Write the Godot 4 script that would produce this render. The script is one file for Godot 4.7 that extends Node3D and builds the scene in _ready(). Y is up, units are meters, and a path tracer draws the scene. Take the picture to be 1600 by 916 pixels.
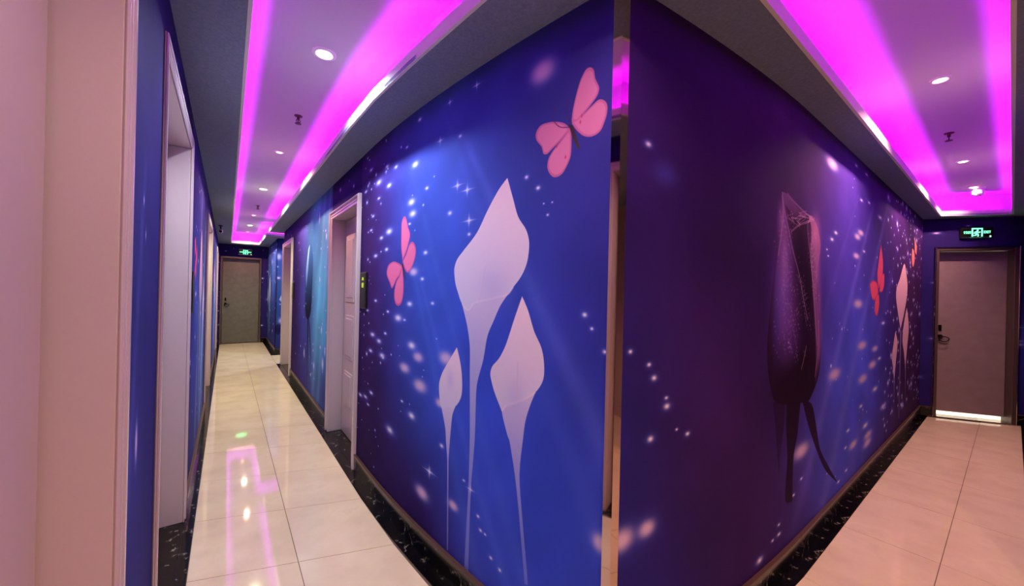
extends Node3D
# A hotel corridor that turns a corner: x runs along the right-hand corridor, -z along the left-hand one.
# Plan points are Vector2(n, s): n metres along +x, s metres along -z. Heights in metres.

const SOFFIT := 2.43      # underside of the dropped ceiling border
const UPPER := 2.69       # ceiling inside the coves
const LEFT_WALL := -0.186
const RIGHT_WALL := -0.15

# ---- outlines printed on the wall murals: pairs of (metres along the wall, height) ----
const LILY_TALL := [1.284,1.883,1.247,1.788,1.216,1.710,1.172,1.654,1.154,1.601,1.162,1.526,1.191,1.470,1.235,1.424,1.265,1.394,1.318,1.382,1.391,1.367,1.488,1.349,1.525,1.315,1.576,1.343,1.609,1.394,1.632,1.437,1.646,1.509,1.625,1.555,1.571,1.598,1.476,1.671,1.405,1.763,1.334,1.844]
const FUNNEL_TALL := [1.576,1.343,1.525,1.315,1.488,1.349,1.391,1.367,1.318,1.382,1.265,1.394,1.309,1.345,1.346,1.282,1.386,1.209,1.411,1.099,1.452,0.977,1.457,0.733,1.476,0.508,1.482,0.140,1.482,0.067,1.511,0.050,1.511,0.154,1.495,0.507,1.493,0.722,1.504,1.026,1.509,1.153,1.533,1.246]
const LILY_MID := [1.185,1.388,1.152,1.333,1.118,1.253,1.081,1.195,1.067,1.143,1.068,1.075,1.104,1.019,1.158,0.981,1.210,0.954,1.263,0.929,1.285,0.902,1.337,0.980,1.362,1.045,1.351,1.080,1.309,1.122,1.272,1.180,1.221,1.304]
const FUNNEL_MID := [1.285,0.902,1.263,0.929,1.210,0.954,1.158,0.981,1.104,1.019,1.129,0.964,1.152,0.896,1.163,0.819,1.177,0.675,1.158,0.517,1.121,0.266,1.137,0.261,1.179,0.540,1.200,0.654,1.221,0.737,1.238,0.797,1.246,0.806]
const LILY_SMALL := [1.609,1.132,1.580,1.068,1.563,1.001,1.563,0.910,1.609,0.848,1.673,0.827,1.729,0.810,1.750,0.854,1.758,0.927,1.732,0.987,1.671,1.061]
const FUNNEL_SMALL := [1.729,0.810,1.673,0.827,1.609,0.848,1.633,0.802,1.649,0.676,1.657,0.570,1.644,0.136,1.655,0.131,1.668,0.566,1.684,0.665,1.691,0.717]
const BUTTERFLY_BIG := [[0.895,2.191,0.912,2.190,0.933,2.161,0.949,2.117,0.963,2.062,0.966,2.022,0.952,2.013,0.921,2.034,0.892,2.056,0.865,2.083,0.859,2.107,0.875,2.145,0.881,2.176],[0.921,2.034,0.886,2.054,0.855,2.066,0.830,2.045,0.827,2.014,0.836,1.984,0.852,1.956,0.884,1.947,0.916,1.958,0.946,1.987,0.966,2.017],[0.972,1.999,0.994,2.023,1.026,2.040,1.071,2.051,1.112,2.050,1.132,2.028,1.129,2.000,1.102,1.966,1.092,1.937,1.074,1.932,1.048,1.947,1.017,1.965],[1.014,1.965,1.048,1.937,1.068,1.910,1.070,1.873,1.043,1.838,1.008,1.839,0.984,1.865,0.967,1.901,0.966,1.972,0.972,2.000],[0.980,2.017,0.961,2.006,0.946,1.967,0.930,1.920,0.935,1.916,0.957,1.955]]
const BUTTERFLY_SLIM := [[2.195,1.844,2.233,1.821,2.238,1.750,2.233,1.652,2.210,1.579,2.166,1.624,2.133,1.676,2.115,1.729,2.148,1.779,2.166,1.820],[2.166,1.612,2.115,1.675,2.073,1.679,2.039,1.638,2.047,1.586,2.091,1.527,2.141,1.505,2.179,1.530,2.210,1.575],[2.207,1.547,2.277,1.570,2.360,1.580,2.436,1.556,2.456,1.505,2.396,1.444,2.361,1.411,2.292,1.468,2.248,1.492],[2.248,1.490,2.290,1.460,2.323,1.394,2.315,1.336,2.271,1.305,2.215,1.323,2.189,1.380,2.190,1.459,2.212,1.547],[2.225,1.560,2.202,1.555,2.158,1.467,2.176,1.475]]
const ROSE := [2.187,1.933,2.265,1.929,2.385,1.887,2.576,1.863,2.687,1.836,2.772,1.746,2.727,1.642,2.710,1.542,2.769,1.344,2.831,1.140,2.798,0.960,2.678,0.856,2.619,0.830,2.156,0.892,2.070,1.023,2.043,1.188,2.070,1.382,2.101,1.547,2.129,1.715,2.163,1.836]
const ROSE_STEM := [2.292,0.872,2.491,0.842,2.458,0.685,2.405,0.569,2.401,0.335,2.305,0.364,2.318,0.590,2.291,0.753]
const ROSE_LEAF := [2.524,0.844,2.681,0.804,2.773,0.661,2.864,0.499,3.258,0.192,2.981,0.345,2.763,0.543,2.596,0.734]
const ROSE_LEAF_SLIM := [2.115,0.899,2.275,0.870,2.264,0.758,2.220,0.612,2.220,0.493,2.186,0.637,2.152,0.796]
const ROSE_FRONT := [2.173,1.922,2.210,1.839,2.271,1.751,2.339,1.642,2.429,1.531,2.508,1.395,2.560,1.254,2.507,1.116,2.378,1.041,2.223,1.072,2.139,1.174,2.115,1.330,2.115,1.485,2.138,1.611,2.162,1.723,2.179,1.819]
const ROSE_HEART := [2.207,1.877,2.311,1.838,2.421,1.819,2.583,1.841,2.564,1.785,2.596,1.646,2.655,1.468,2.573,1.360,2.458,1.532,2.345,1.676,2.271,1.783]
const ROSE_RIGHT := [2.550,1.865,2.648,1.857,2.736,1.798,2.778,1.716,2.749,1.628,2.720,1.544,2.740,1.396,2.801,1.245,2.824,1.111,2.785,0.982,2.730,0.913,2.739,1.098,2.687,1.323,2.626,1.540,2.593,1.681,2.609,1.790]
const ROSE_TOP := [2.173,1.929,2.220,1.931,2.298,1.911,2.388,1.882,2.537,1.866,2.421,1.819,2.314,1.782,2.251,1.813,2.207,1.865]
const ROSE_TONES := [[2.173,1.787,0.039,0.094,0.62,0.42,0.62,0.55],[2.206,1.632,0.063,0.111,0.50,0.30,0.58,0.50],[2.230,1.489,0.098,0.144,0.50,0.32,0.60,0.55],[2.274,1.296,0.118,0.130,0.46,0.28,0.58,0.50],[2.335,1.145,0.124,0.100,0.34,0.20,0.50,0.40],[2.432,1.633,0.086,0.204,0.10,0.05,0.15,0.50],[2.531,1.360,0.082,0.246,0.10,0.05,0.14,0.50],[2.678,1.780,0.070,0.091,0.68,0.44,0.58,0.70],[2.727,1.582,0.047,0.148,0.60,0.38,0.58,0.50],[2.769,1.359,0.049,0.169,0.52,0.32,0.56,0.50],[2.798,1.132,0.037,0.114,0.56,0.36,0.58,0.40],[2.382,0.957,0.279,0.085,0.13,0.06,0.14,0.80],[2.521,1.045,0.145,0.106,0.12,0.06,0.13,0.70],[2.139,1.299,0.036,0.219,0.20,0.14,0.42,0.40]]
const ROSE_EDGES := [[2.173,1.929,2.210,1.839,2.271,1.751,2.339,1.642,2.429,1.531,2.508,1.395,2.579,1.288],[2.603,1.868,2.541,1.810,2.596,1.646,2.665,1.469,2.714,1.285,2.759,1.134],[2.298,1.747,2.404,1.793,2.583,1.841],[2.173,1.913,2.193,1.837,2.176,1.724,2.145,1.611],[2.567,1.147,2.521,1.062,2.491,1.020],[2.773,1.284,2.775,1.096,2.726,0.951],[2.237,1.933,2.351,1.900,2.537,1.866,2.625,1.864]]
const ROSE_FRILL := [[2.544,1.824,2.654,1.855,2.398,1.842],[2.504,1.842,2.408,1.858,2.521,1.886],[2.405,1.787,2.322,1.800,2.251,1.818],[2.338,1.791,2.302,1.824,2.368,1.825],[2.421,1.809,2.418,1.849,2.487,1.852],[2.428,1.800,2.345,1.819,2.439,1.854],[2.419,1.797,2.375,1.811,2.501,1.856],[2.342,1.801,2.304,1.814,2.277,1.844],[2.527,1.831,2.661,1.865,2.498,1.870],[2.508,1.836,2.508,1.859,2.391,1.859],[2.424,1.778,2.402,1.800,2.494,1.837],[2.321,1.803,2.318,1.840,2.244,1.821],[2.501,1.811,2.632,1.857,2.395,1.843],[2.429,1.796,2.381,1.821,2.291,1.818],[2.379,1.795,2.422,1.830,2.295,1.816],[2.312,1.803,2.237,1.809,2.251,1.833]]
const ROSE_DEW := [2.223,1.473,2.334,1.145,2.302,1.742,2.244,1.605,2.261,1.466,2.352,1.294,2.297,1.638,2.294,1.539,2.405,1.235,2.298,1.376,2.244,1.632,2.405,1.169,2.214,1.436,2.142,1.584,2.268,1.403,2.448,1.378,2.230,1.759,2.405,1.113,2.244,1.582,2.389,1.269,2.358,1.255,2.247,1.147,2.155,1.137,2.365,1.450,2.419,1.098,2.305,1.223,2.305,1.286,2.302,1.151,2.295,1.566,2.170,1.785,2.241,1.330,2.312,1.365,2.275,1.379,2.223,1.535,2.240,1.569,2.260,1.490,2.311,1.192,2.115,1.266,2.408,1.354,2.254,1.381,2.385,1.341,2.314,1.484,2.308,1.839,2.152,1.710,2.255,1.624,2.275,1.750,2.114,1.290,2.292,1.758,2.217,1.651,2.145,1.734,2.301,1.181,2.228,1.347,2.372,1.318,2.268,1.681,2.213,1.470,2.408,1.324,2.409,1.128,2.291,1.196,2.217,1.237,2.278,1.498,2.274,1.246,2.214,1.492,2.261,1.570,2.312,1.468,2.435,1.267,2.332,1.315,2.196,1.450,2.322,1.154,2.237,1.654,2.318,1.381,2.227,1.322,2.369,1.218,2.415,1.146,2.197,1.812,2.368,1.234,2.311,1.664,2.265,1.536,2.358,1.443,2.308,1.175,2.311,1.566,2.431,1.335,2.295,1.849,2.281,1.671,2.429,1.270,2.294,1.153,2.285,1.536,2.301,1.177,2.540,1.114,2.389,1.182,2.241,1.222,2.294,1.282,2.220,1.386,2.402,1.342,2.278,1.811,2.258,1.701,2.398,1.453,2.338,1.152,2.238,1.202,2.245,1.282,2.311,1.521,2.524,1.118,2.308,1.799,2.301,1.181,2.098,1.677,2.224,1.494,2.193,1.784,2.422,1.105,2.335,1.265,2.149,1.829,2.230,1.737,2.392,1.204,2.314,1.309,2.228,1.402,2.324,1.446,2.288,1.295,2.204,1.597,2.315,1.475,2.325,1.341,2.278,1.721,2.153,1.828,2.277,1.393,2.172,1.715,2.254,1.525,2.348,1.464,2.217,1.658,2.322,1.233,2.405,1.349,2.321,1.360,2.395,1.476,2.200,1.611,2.244,1.167,2.328,1.401,2.291,1.180,2.385,1.096,2.297,1.178,2.200,1.631,2.231,1.422,2.415,1.623,2.261,1.374,2.118,1.175,2.210,1.837,2.267,1.678,2.221,1.764,2.138,1.398,2.203,1.794,2.179,1.741,2.328,1.167,2.203,1.787,2.169,1.207,2.361,1.290,2.698,1.688,2.667,1.502,2.651,1.587,2.609,1.780,2.560,1.659,2.759,1.427,2.655,1.772,2.618,1.713,2.720,1.407,2.658,1.642,2.648,1.512,2.563,1.767,2.628,1.645,2.687,1.492,2.704,1.410,2.648,1.475,2.603,1.687,2.688,1.469,2.675,1.426,2.668,1.780,2.713,1.563,2.632,1.612,2.639,1.477,2.622,1.686,2.626,1.587,2.635,1.613,2.629,1.611,2.658,1.435,2.713,1.439,2.648,1.651,2.612,1.609,2.596,1.710,2.652,1.650,2.701,1.558,2.687,1.562,2.606,1.618,2.690,1.757,2.642,1.727,2.674,1.543,2.642,1.583,2.671,1.660,2.724,1.547,2.665,1.664,2.772,1.426,2.583,1.606,2.665,1.508,2.684,1.671,2.632,1.732,2.622,1.570,2.681,1.472,2.687,1.486,2.606,1.667,2.626,1.742,2.684,1.639,2.587,1.713,2.609,1.771,2.717,1.532,2.687,1.632,2.612,1.755,2.619,1.714,2.488,1.390,2.537,1.322,2.609,1.312,2.609,1.255,2.527,1.429,2.501,1.387,2.467,1.496,2.593,1.324,2.554,1.409,2.544,1.294,2.524,1.328,2.504,1.365,2.560,1.317,2.550,1.282,2.554,1.371,2.507,1.404,2.475,1.464,2.498,1.530,2.619,1.259,2.504,1.449,2.530,1.307,2.520,1.425,2.468,1.457,2.508,1.424,2.622,1.253,2.475,1.317,2.590,1.350,2.491,1.473,2.465,1.501,2.511,1.439,2.527,1.321,2.570,1.258,2.491,1.490,2.560,1.307,2.412,1.520,2.510,1.479,2.395,1.528,2.524,1.384,2.534,1.400,2.583,1.300,2.465,1.438,2.478,1.406,2.495,1.421,2.431,1.528,2.451,1.494,2.514,1.366,2.551,1.435,2.530,1.434,2.419,1.519,2.464,1.516]
const FAR_LILIES := [[5.619,1.800,5.757,1.689,5.835,1.584,5.806,1.449,5.646,1.263,5.473,1.125,5.313,1.293,5.192,1.491,5.378,1.633],[5.822,1.341,5.982,1.119,5.897,0.904,5.812,0.694,5.714,0.863,5.603,1.002,5.672,1.183],[5.202,1.111,5.323,0.993,5.241,0.776,5.196,0.622,5.127,0.763,5.052,0.867,5.124,1.006]]
const FAR_STEMS := [[5.470,1.138,5.522,1.084,5.532,0.206,5.447,0.221],[5.793,0.723,5.841,0.718,5.851,0.527,5.864,0.200],[5.182,0.636,5.208,0.632,5.228,0.261,5.215,0.263]]
const FAR_BUTTERFLY := [[4.452,1.885,4.393,1.784,4.331,1.621,4.383,1.507,4.498,1.564,4.556,1.698,4.511,1.815],[4.511,1.630,4.615,1.646,4.615,1.546,4.527,1.482,4.426,1.487],[4.064,1.539,4.194,1.570,4.338,1.548,4.387,1.475,4.256,1.411,4.145,1.430],[4.276,1.411,4.387,1.465,4.435,1.391,4.367,1.285,4.269,1.307],[6.086,2.069,6.226,1.969,6.168,1.864,5.995,1.866,5.949,1.959]]
const STARS_CALLA := [1.501,2.355,0.028,0.018,1,1.718,2.352,0.029,0.016,1,2.027,2.366,0.030,0.015,0,1.801,2.182,0.037,0.020,1,1.622,2.154,0.021,0.012,0,1.106,2.259,0.077,0.060,2,1.635,1.917,0.043,0.025,1,1.555,1.881,0.045,0.027,1,1.695,1.791,0.028,0.016,0,1.536,1.734,0.044,0.027,1,1.533,1.670,0.019,0.012,0,1.928,1.960,0.028,0.014,0,1.927,1.609,0.035,0.017,0,1.956,1.466,0.029,0.014,0,1.176,1.864,0.014,0.011,0,1.115,1.810,0.016,0.012,0,1.045,1.744,0.006,0.005,0,1.085,1.745,0.006,0.005,0,1.065,1.699,0.009,0.007,0,2.070,2.124,0.056,0.026,0,0.895,1.330,0.015,0.013,0,0.866,1.284,0.010,0.009,0,0.816,1.211,0.012,0.011,0,1.985,1.032,0.074,0.035,2,1.956,0.878,0.094,0.045,2,1.700,1.066,0.080,0.044,2,1.748,0.832,0.053,0.029,2,1.840,1.336,0.026,0.013,0,1.721,0.622,0.028,0.016,0,1.833,0.452,0.058,0.030,1,1.908,0.310,0.089,0.044,2,1.611,0.369,0.052,0.030,2,1.530,0.520,0.015,0.008,0,1.480,0.498,0.033,0.020,1,1.422,0.401,0.017,0.011,0,1.403,0.347,0.017,0.011,0,1.372,0.344,0.012,0.008,0,1.332,0.262,0.016,0.011,0,1.276,0.240,0.015,0.011,0,2.492,2.215,0.047,0.017,0,2.340,2.174,0.041,0.016,0,2.647,2.143,0.081,0.027,0,2.449,2.080,0.057,0.021,0,2.107,1.914,0.067,0.030,0,2.088,1.844,0.066,0.030,0,2.827,2.272,0.047,0.014,0,2.756,1.925,0.044,0.014,0,2.431,1.779,0.078,0.029,0,2.569,1.751,0.050,0.017,0,2.469,1.666,0.045,0.017,0,2.679,1.637,0.056,0.018,0,2.063,1.508,0.064,0.029,2,2.164,1.226,0.027,0.011,0,2.793,1.829,0.046,0.014,0,2.102,1.323,0.050,0.022,0,2.657,1.325,0.041,0.013,0,2.421,1.262,0.033,0.012,0,2.256,1.232,0.076,0.031,0,2.709,1.085,0.072,0.022,0,2.572,1.055,0.063,0.021,0,2.743,0.967,0.059,0.018,0,2.505,0.966,0.071,0.025,0,2.065,1.087,0.072,0.033,0,2.151,0.945,0.086,0.037,2,2.174,0.743,0.027,0.011,0,2.045,0.690,0.062,0.029,0,2.972,0.601,0.068,0.019,0,2.840,0.617,0.064,0.018,0,2.709,0.675,0.057,0.018,0,2.775,0.577,0.044,0.013,0,2.345,0.522,0.081,0.032,0,2.842,1.249,0.048,0.014,0,2.457,1.118,0.034,0.013,0,0.812,0.573,0.046,0.042,2,2.639,2.031,0.040,0.013,0,2.945,2.137,0.050,0.015,0,2.184,2.254,0.027,0.011,0,2.125,1.790,0.025,0.011,0]
const STARS_ROSE := [1.149,1.924,0.023,0.015,0,1.243,1.838,0.078,0.050,3,2.971,2.245,0.148,0.043,2,3.561,2.364,0.054,0.014,0,3.874,2.365,0.062,0.014,0,3.979,2.167,0.064,0.015,0,4.386,2.109,0.101,0.021,0,3.734,2.146,0.059,0.014,0,3.088,1.831,0.057,0.016,0,3.007,1.781,0.055,0.016,0,3.643,1.866,0.111,0.028,2,3.737,1.905,0.116,0.028,2,3.620,1.725,0.111,0.027,2,2.906,1.709,0.026,0.008,0,2.935,1.672,0.026,0.008,0,3.849,1.777,0.060,0.014,0,1.084,1.212,0.015,0.011,0,1.178,1.161,0.016,0.011,0,1.206,1.112,0.021,0.014,0,1.276,1.033,0.015,0.009,0,1.280,1.002,0.026,0.016,0,1.340,0.908,0.011,0.007,0,1.407,0.880,0.020,0.012,0,1.194,0.899,0.023,0.016,0,3.708,1.379,0.173,0.042,2,3.134,0.924,0.176,0.050,2,3.858,1.063,0.184,0.044,2,3.901,0.805,0.187,0.045,2,4.305,1.007,0.147,0.032,2,4.223,0.882,0.189,0.042,2,4.488,0.911,0.104,0.022,0,4.615,1.211,0.109,0.023,0,4.341,0.667,0.148,0.033,0,3.861,0.600,0.082,0.020,0,4.700,0.464,0.170,0.035,0,4.022,0.423,0.132,0.031,0,3.500,0.488,0.070,0.018,0,4.119,0.327,0.182,0.042,2,1.185,0.587,0.057,0.039,2,1.065,0.584,0.072,0.052,2,2.524,0.572,0.155,0.054,2,2.015,0.173,0.047,0.022,0,2.231,0.221,0.032,0.013,0,2.155,0.216,0.022,0.010,0,2.227,0.270,0.025,0.010,0,2.419,0.362,0.028,0.011,0,2.534,0.418,0.031,0.011,0,3.653,0.355,0.150,0.038,2,4.103,0.269,0.180,0.042,2,3.281,0.190,0.047,0.013,0,3.441,0.380,0.051,0.014,0,3.473,0.216,0.052,0.013,0]

var M := {}
var rng := RandomNumberGenerator.new()
var used := {}

# ---------------------------------------------------------------- shapes
func flat(p: Vector2, y: float) -> Vector3:
	return Vector3(p.x, y, -p.y)

func new_st() -> SurfaceTool:
	var st := SurfaceTool.new()
	st.begin(Mesh.PRIMITIVE_TRIANGLES)
	return st

func tri(st: SurfaceTool, a: Vector3, b: Vector3, c: Vector3, n: Vector3) -> void:
	var f := (c - a).cross(b - a)
	var list := [a, b, c] if f.dot(n) >= 0.0 else [a, c, b]
	for p: Vector3 in list:
		st.set_normal(n)
		st.set_uv(Vector2(p.x + p.z * 0.37, p.y + p.z * 0.61))
		st.add_vertex(p)

func quad(st: SurfaceTool, a: Vector3, b: Vector3, c: Vector3, d: Vector3, n: Vector3) -> void:
	tri(st, a, b, c, n)
	tri(st, a, c, d, n)

func quad_uv(st: SurfaceTool, p: Array, n: Array, uv: Array) -> void:
	var f: Vector3 = (p[2] - p[0]).cross(p[1] - p[0])
	var order := [0, 1, 2, 0, 2, 3] if f.dot(n[0]) >= 0.0 else [0, 2, 1, 0, 3, 2]
	for i: int in order:
		st.set_normal(n[i])
		st.set_uv(uv[i])
		st.add_vertex(p[i])

# a box with chamfered edges
func cbox(st: SurfaceTool, centre: Vector3, size: Vector3, ch: float, basis := Basis.IDENTITY) -> void:
	var h := size * 0.5
	var c := minf(ch, minf(h.x, minf(h.y, h.z)) * 0.9)
	var k := h - Vector3(c, c, c)
	for a in 3:
		var b := (a + 1) % 3
		var d := (a + 2) % 3
		for s in [-1.0, 1.0]:
			var pts := []
			for q in [[-1.0, -1.0], [1.0, -1.0], [1.0, 1.0], [-1.0, 1.0]]:
				var v := Vector3.ZERO
				v[a] = s * h[a]; v[b] = q[0] * k[b]; v[d] = q[1] * k[d]
				pts.append(centre + basis * v)
			var n := Vector3.ZERO
			n[a] = s
			quad(st, pts[0], pts[1], pts[2], pts[3], basis * n)
			for t in [-1.0, 1.0]:
				var e := []
				for q in [[0, -1.0], [0, 1.0], [1, 1.0], [1, -1.0]]:
					var v := Vector3.ZERO
					v[a] = s * (h[a] if q[0] == 0 else k[a])
					v[b] = t * (k[b] if q[0] == 0 else h[b])
					v[d] = q[1] * k[d]
					e.append(centre + basis * v)
				var m := Vector3.ZERO
				m[a] = s; m[b] = t
				quad(st, e[0], e[1], e[2], e[3], basis * m.normalized())
	for x in [-1.0, 1.0]:
		for y in [-1.0, 1.0]:
			for z in [-1.0, 1.0]:
				var g := Vector3(x, y, z)
				tri(st, centre + basis * (g * Vector3(h.x, k.y, k.z)), centre + basis * (g * Vector3(k.x, h.y, k.z)), centre + basis * (g * Vector3(k.x, k.y, h.z)), basis * g.normalized())

# a solid turned about its own y axis: profile of (radius, height)
func lathe(st: SurfaceTool, profile: Array, seg: int, at := Vector3.ZERO, basis := Basis.IDENTITY) -> void:
	for i in profile.size() - 1:
		var p: Vector2 = profile[i]
		var q: Vector2 = profile[i + 1]
		var t := q - p
		var nn := Vector2(t.y, -t.x).normalized()
		for j in seg:
			var a0 := TAU * j / seg
			var a1 := TAU * (j + 1) / seg
			var d0 := Vector3(cos(a0), 0, sin(a0))
			var d1 := Vector3(cos(a1), 0, sin(a1))
			var n0 := basis * (d0 * nn.x + Vector3.UP * nn.y)
			var n1 := basis * (d1 * nn.x + Vector3.UP * nn.y)
			var v := [at + basis * (d0 * p.x + Vector3.UP * p.y), at + basis * (d1 * p.x + Vector3.UP * p.y), at + basis * (d1 * q.x + Vector3.UP * q.y), at + basis * (d0 * q.x + Vector3.UP * q.y)]
			if p.x < 0.0001:
				_tri3(st, v[0], v[2], v[3], n0, n1, n0)
			elif q.x < 0.0001:
				_tri3(st, v[0], v[1], v[2], n0, n1, n0)
			else:
				quad_uv(st, v, [n0, n1, n1, n0], [Vector2.ZERO, Vector2.RIGHT, Vector2.ONE, Vector2.DOWN])

func _tri3(st: SurfaceTool, a: Vector3, b: Vector3, c: Vector3, na: Vector3, nb: Vector3, nc: Vector3) -> void:
	var f := (c - a).cross(b - a)
	var l := [[a, na], [b, nb], [c, nc]]
	if f.dot(na) < 0.0:
		l = [[a, na], [c, nc], [b, nb]]
	for e in l:
		st.set_normal(e[1]); st.set_uv(Vector2.ZERO); st.add_vertex(e[0])

# a round bar through a list of points
func tube(st: SurfaceTool, pts: Array, r: float, seg := 8) -> void:
	for i in pts.size() - 1:
		var a: Vector3 = pts[i]
		var b: Vector3 = pts[i + 1]
		var y := (b - a).normalized()
		var x := y.cross(Vector3(0.31, 0.17, 0.93)).normalized()
		lathe(st, [Vector2(0, 0), Vector2(r, 0), Vector2(r, a.distance_to(b)), Vector2(0, a.distance_to(b))], seg, a, Basis(x, y, x.cross(y)))

# an upright slab that follows a plan path; side +1 puts its face on the left of the path, d0..d1 is its thickness towards that side
func ribbon(st: SurfaceTool, pts: Array, side: float, d0: float, d1: float, y0: float, y1: float, us := [], sharp := false) -> void:
	var count := pts.size()
	var seg_n := []
	for i in count - 1:
		var t: Vector2 = (pts[i + 1] - pts[i]).normalized()
		seg_n.append(Vector2(-t.y, t.x) * side)
	var nrm := []
	var mit := []
	for i in count:
		var a: Vector2 = seg_n[maxi(i - 1, 0)]
		var b: Vector2 = seg_n[mini(i, count - 2)]
		var m := (a + b).normalized()
		nrm.append(m)
		mit.append(m / maxf(m.dot(a), 0.3))
	for i in count - 1:
		var n0: Vector2 = seg_n[i] if sharp else nrm[i]
		var n1: Vector2 = seg_n[i] if sharp else nrm[i + 1]
		var f0: Vector2 = pts[i] + mit[i] * d1
		var f1: Vector2 = pts[i + 1] + mit[i + 1] * d1
		var b0: Vector2 = pts[i] + mit[i] * d0
		var b1: Vector2 = pts[i + 1] + mit[i + 1] * d0
		var u0: float = us[i] if us else f0.length()
		var u1: float = us[i + 1] if us else f1.length()
		var v0 := 1.0 - y0 / SOFFIT
		var v1 := 1.0 - y1 / SOFFIT
		quad_uv(st, [flat(f0, y0), flat(f1, y0), flat(f1, y1), flat(f0, y1)], [flat(n0, 0), flat(n1, 0), flat(n1, 0), flat(n0, 0)], [Vector2(u0, v0), Vector2(u1, v0), Vector2(u1, v1), Vector2(u0, v1)])
		quad(st, flat(b0, y0), flat(b1, y0), flat(b1, y1), flat(b0, y1), -flat(seg_n[i], 0))
		quad(st, flat(f0, y1), flat(f1, y1), flat(b1, y1), flat(b0, y1), Vector3.UP)
		quad(st, flat(f0, y0), flat(f1, y0), flat(b1, y0), flat(b0, y0), Vector3.DOWN)
	for e in [0, count - 1]:
		var t: Vector2 = (pts[1] - pts[0]).normalized() * -1.0 if e == 0 else (pts[count - 1] - pts[count - 2]).normalized()
		var f: Vector2 = pts[e] + mit[e] * d1
		var b: Vector2 = pts[e] + mit[e] * d0
		quad(st, flat(f, y0), flat(b, y0), flat(b, y1), flat(f, y1), flat(t, 0))

# a flat slab from a plan outline
func prism(st: SurfaceTool, poly: PackedVector2Array, y0: float, y1: float) -> void:
	var idx := Geometry2D.triangulate_polygon(poly)
	for i in range(0, idx.size(), 3):
		for y in [y0, y1]:
			tri(st, flat(poly[idx[i]], y), flat(poly[idx[i + 1]], y), flat(poly[idx[i + 2]], y), Vector3.UP if y == y1 else Vector3.DOWN)
	var cw := Geometry2D.is_polygon_clockwise(poly)
	for i in poly.size():
		var a := poly[i]
		var b := poly[(i + 1) % poly.size()]
		var t := (b - a).normalized()
		var n := Vector2(t.y, -t.x) * (-1.0 if cw else 1.0)
		quad(st, flat(a, y0), flat(b, y0), flat(b, y1), flat(a, y1), flat(n, 0))

# ---------------------------------------------------------------- nodes
func numbered(called: String) -> String:
	used[called] = used.get(called, -1) + 1
	return called if used[called] == 0 else "%s_%03d" % [called, used[called]]

func obj(called: String, st: SurfaceTool, m: Material, parent: Node = null) -> MeshInstance3D:
	var o := MeshInstance3D.new()
	o.mesh = st.commit()
	o.material_override = m
	if parent == null:
		o.name = numbered(called)
		add_child(o)
	else:
		o.name = called
		parent.add_child(o, true)
	return o

func thing(called: String, label: String, category: String, xf := Transform3D.IDENTITY, group := "") -> Node3D:
	var o := Node3D.new()
	o.name = numbered(called)
	add_child(o)
	o.transform = xf
	o.set_meta("label", label)
	o.set_meta("category", category)
	if group:
		o.set_meta("group", group)
	return o

func structure(called: String, label := "", xf := Transform3D.IDENTITY) -> Node3D:
	var o := Node3D.new()
	o.name = called
	add_child(o)
	o.transform = xf
	o.set_meta("kind", "structure")
	if label:
		o.set_meta("label", label)
	return o

# ---------------------------------------------------------------- materials
func mat(c: Color, rough: float, metal := 0.0, spec := 0.5) -> StandardMaterial3D:
	var m := StandardMaterial3D.new()
	m.albedo_color = c
	m.roughness = rough
	m.metallic = metal
	m.metallic_specular = spec
	return m

func glow(c: Color, e: float) -> StandardMaterial3D:
	var m := mat(c, 0.5)
	m.emission_enabled = true
	m.emission = c
	m.emission_energy_multiplier = e
	return m

func noise_tex(seed_: int, size: int, freq: float, ramp: Gradient, kind := FastNoiseLite.TYPE_SIMPLEX_SMOOTH, octaves := 4, ridged := false) -> ImageTexture:
	var n := FastNoiseLite.new()
	n.seed = seed_
	n.noise_type = kind
	n.frequency = freq
	n.fractal_type = FastNoiseLite.FRACTAL_RIDGED if ridged else FastNoiseLite.FRACTAL_FBM
	n.fractal_octaves = octaves
	n.domain_warp_enabled = ridged
	n.domain_warp_amplitude = 40.0
	var grey := n.get_seamless_image(size, size)
	var im := Image.create(size, size, false, Image.FORMAT_RGB8)
	for y in size:
		for x in size:
			im.set_pixel(x, y, ramp.sample(grey.get_pixel(x, y).r))
	return ImageTexture.create_from_image(im)

func ramp(stops: Array) -> Gradient:
	var g := Gradient.new()
	var o := PackedFloat32Array()
	var c := PackedColorArray()
	for s in stops:
		o.append(s[0]); c.append(s[1])
	g.offsets = o
	g.colors = c
	return g

func triplanar(m: StandardMaterial3D, t: Texture2D, metres: float) -> StandardMaterial3D:
	m.albedo_color = Color.WHITE
	m.albedo_texture = t
	m.uv1_triplanar = true
	m.uv1_world_triplanar = true
	m.uv1_scale = Vector3.ONE / metres
	return m

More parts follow.
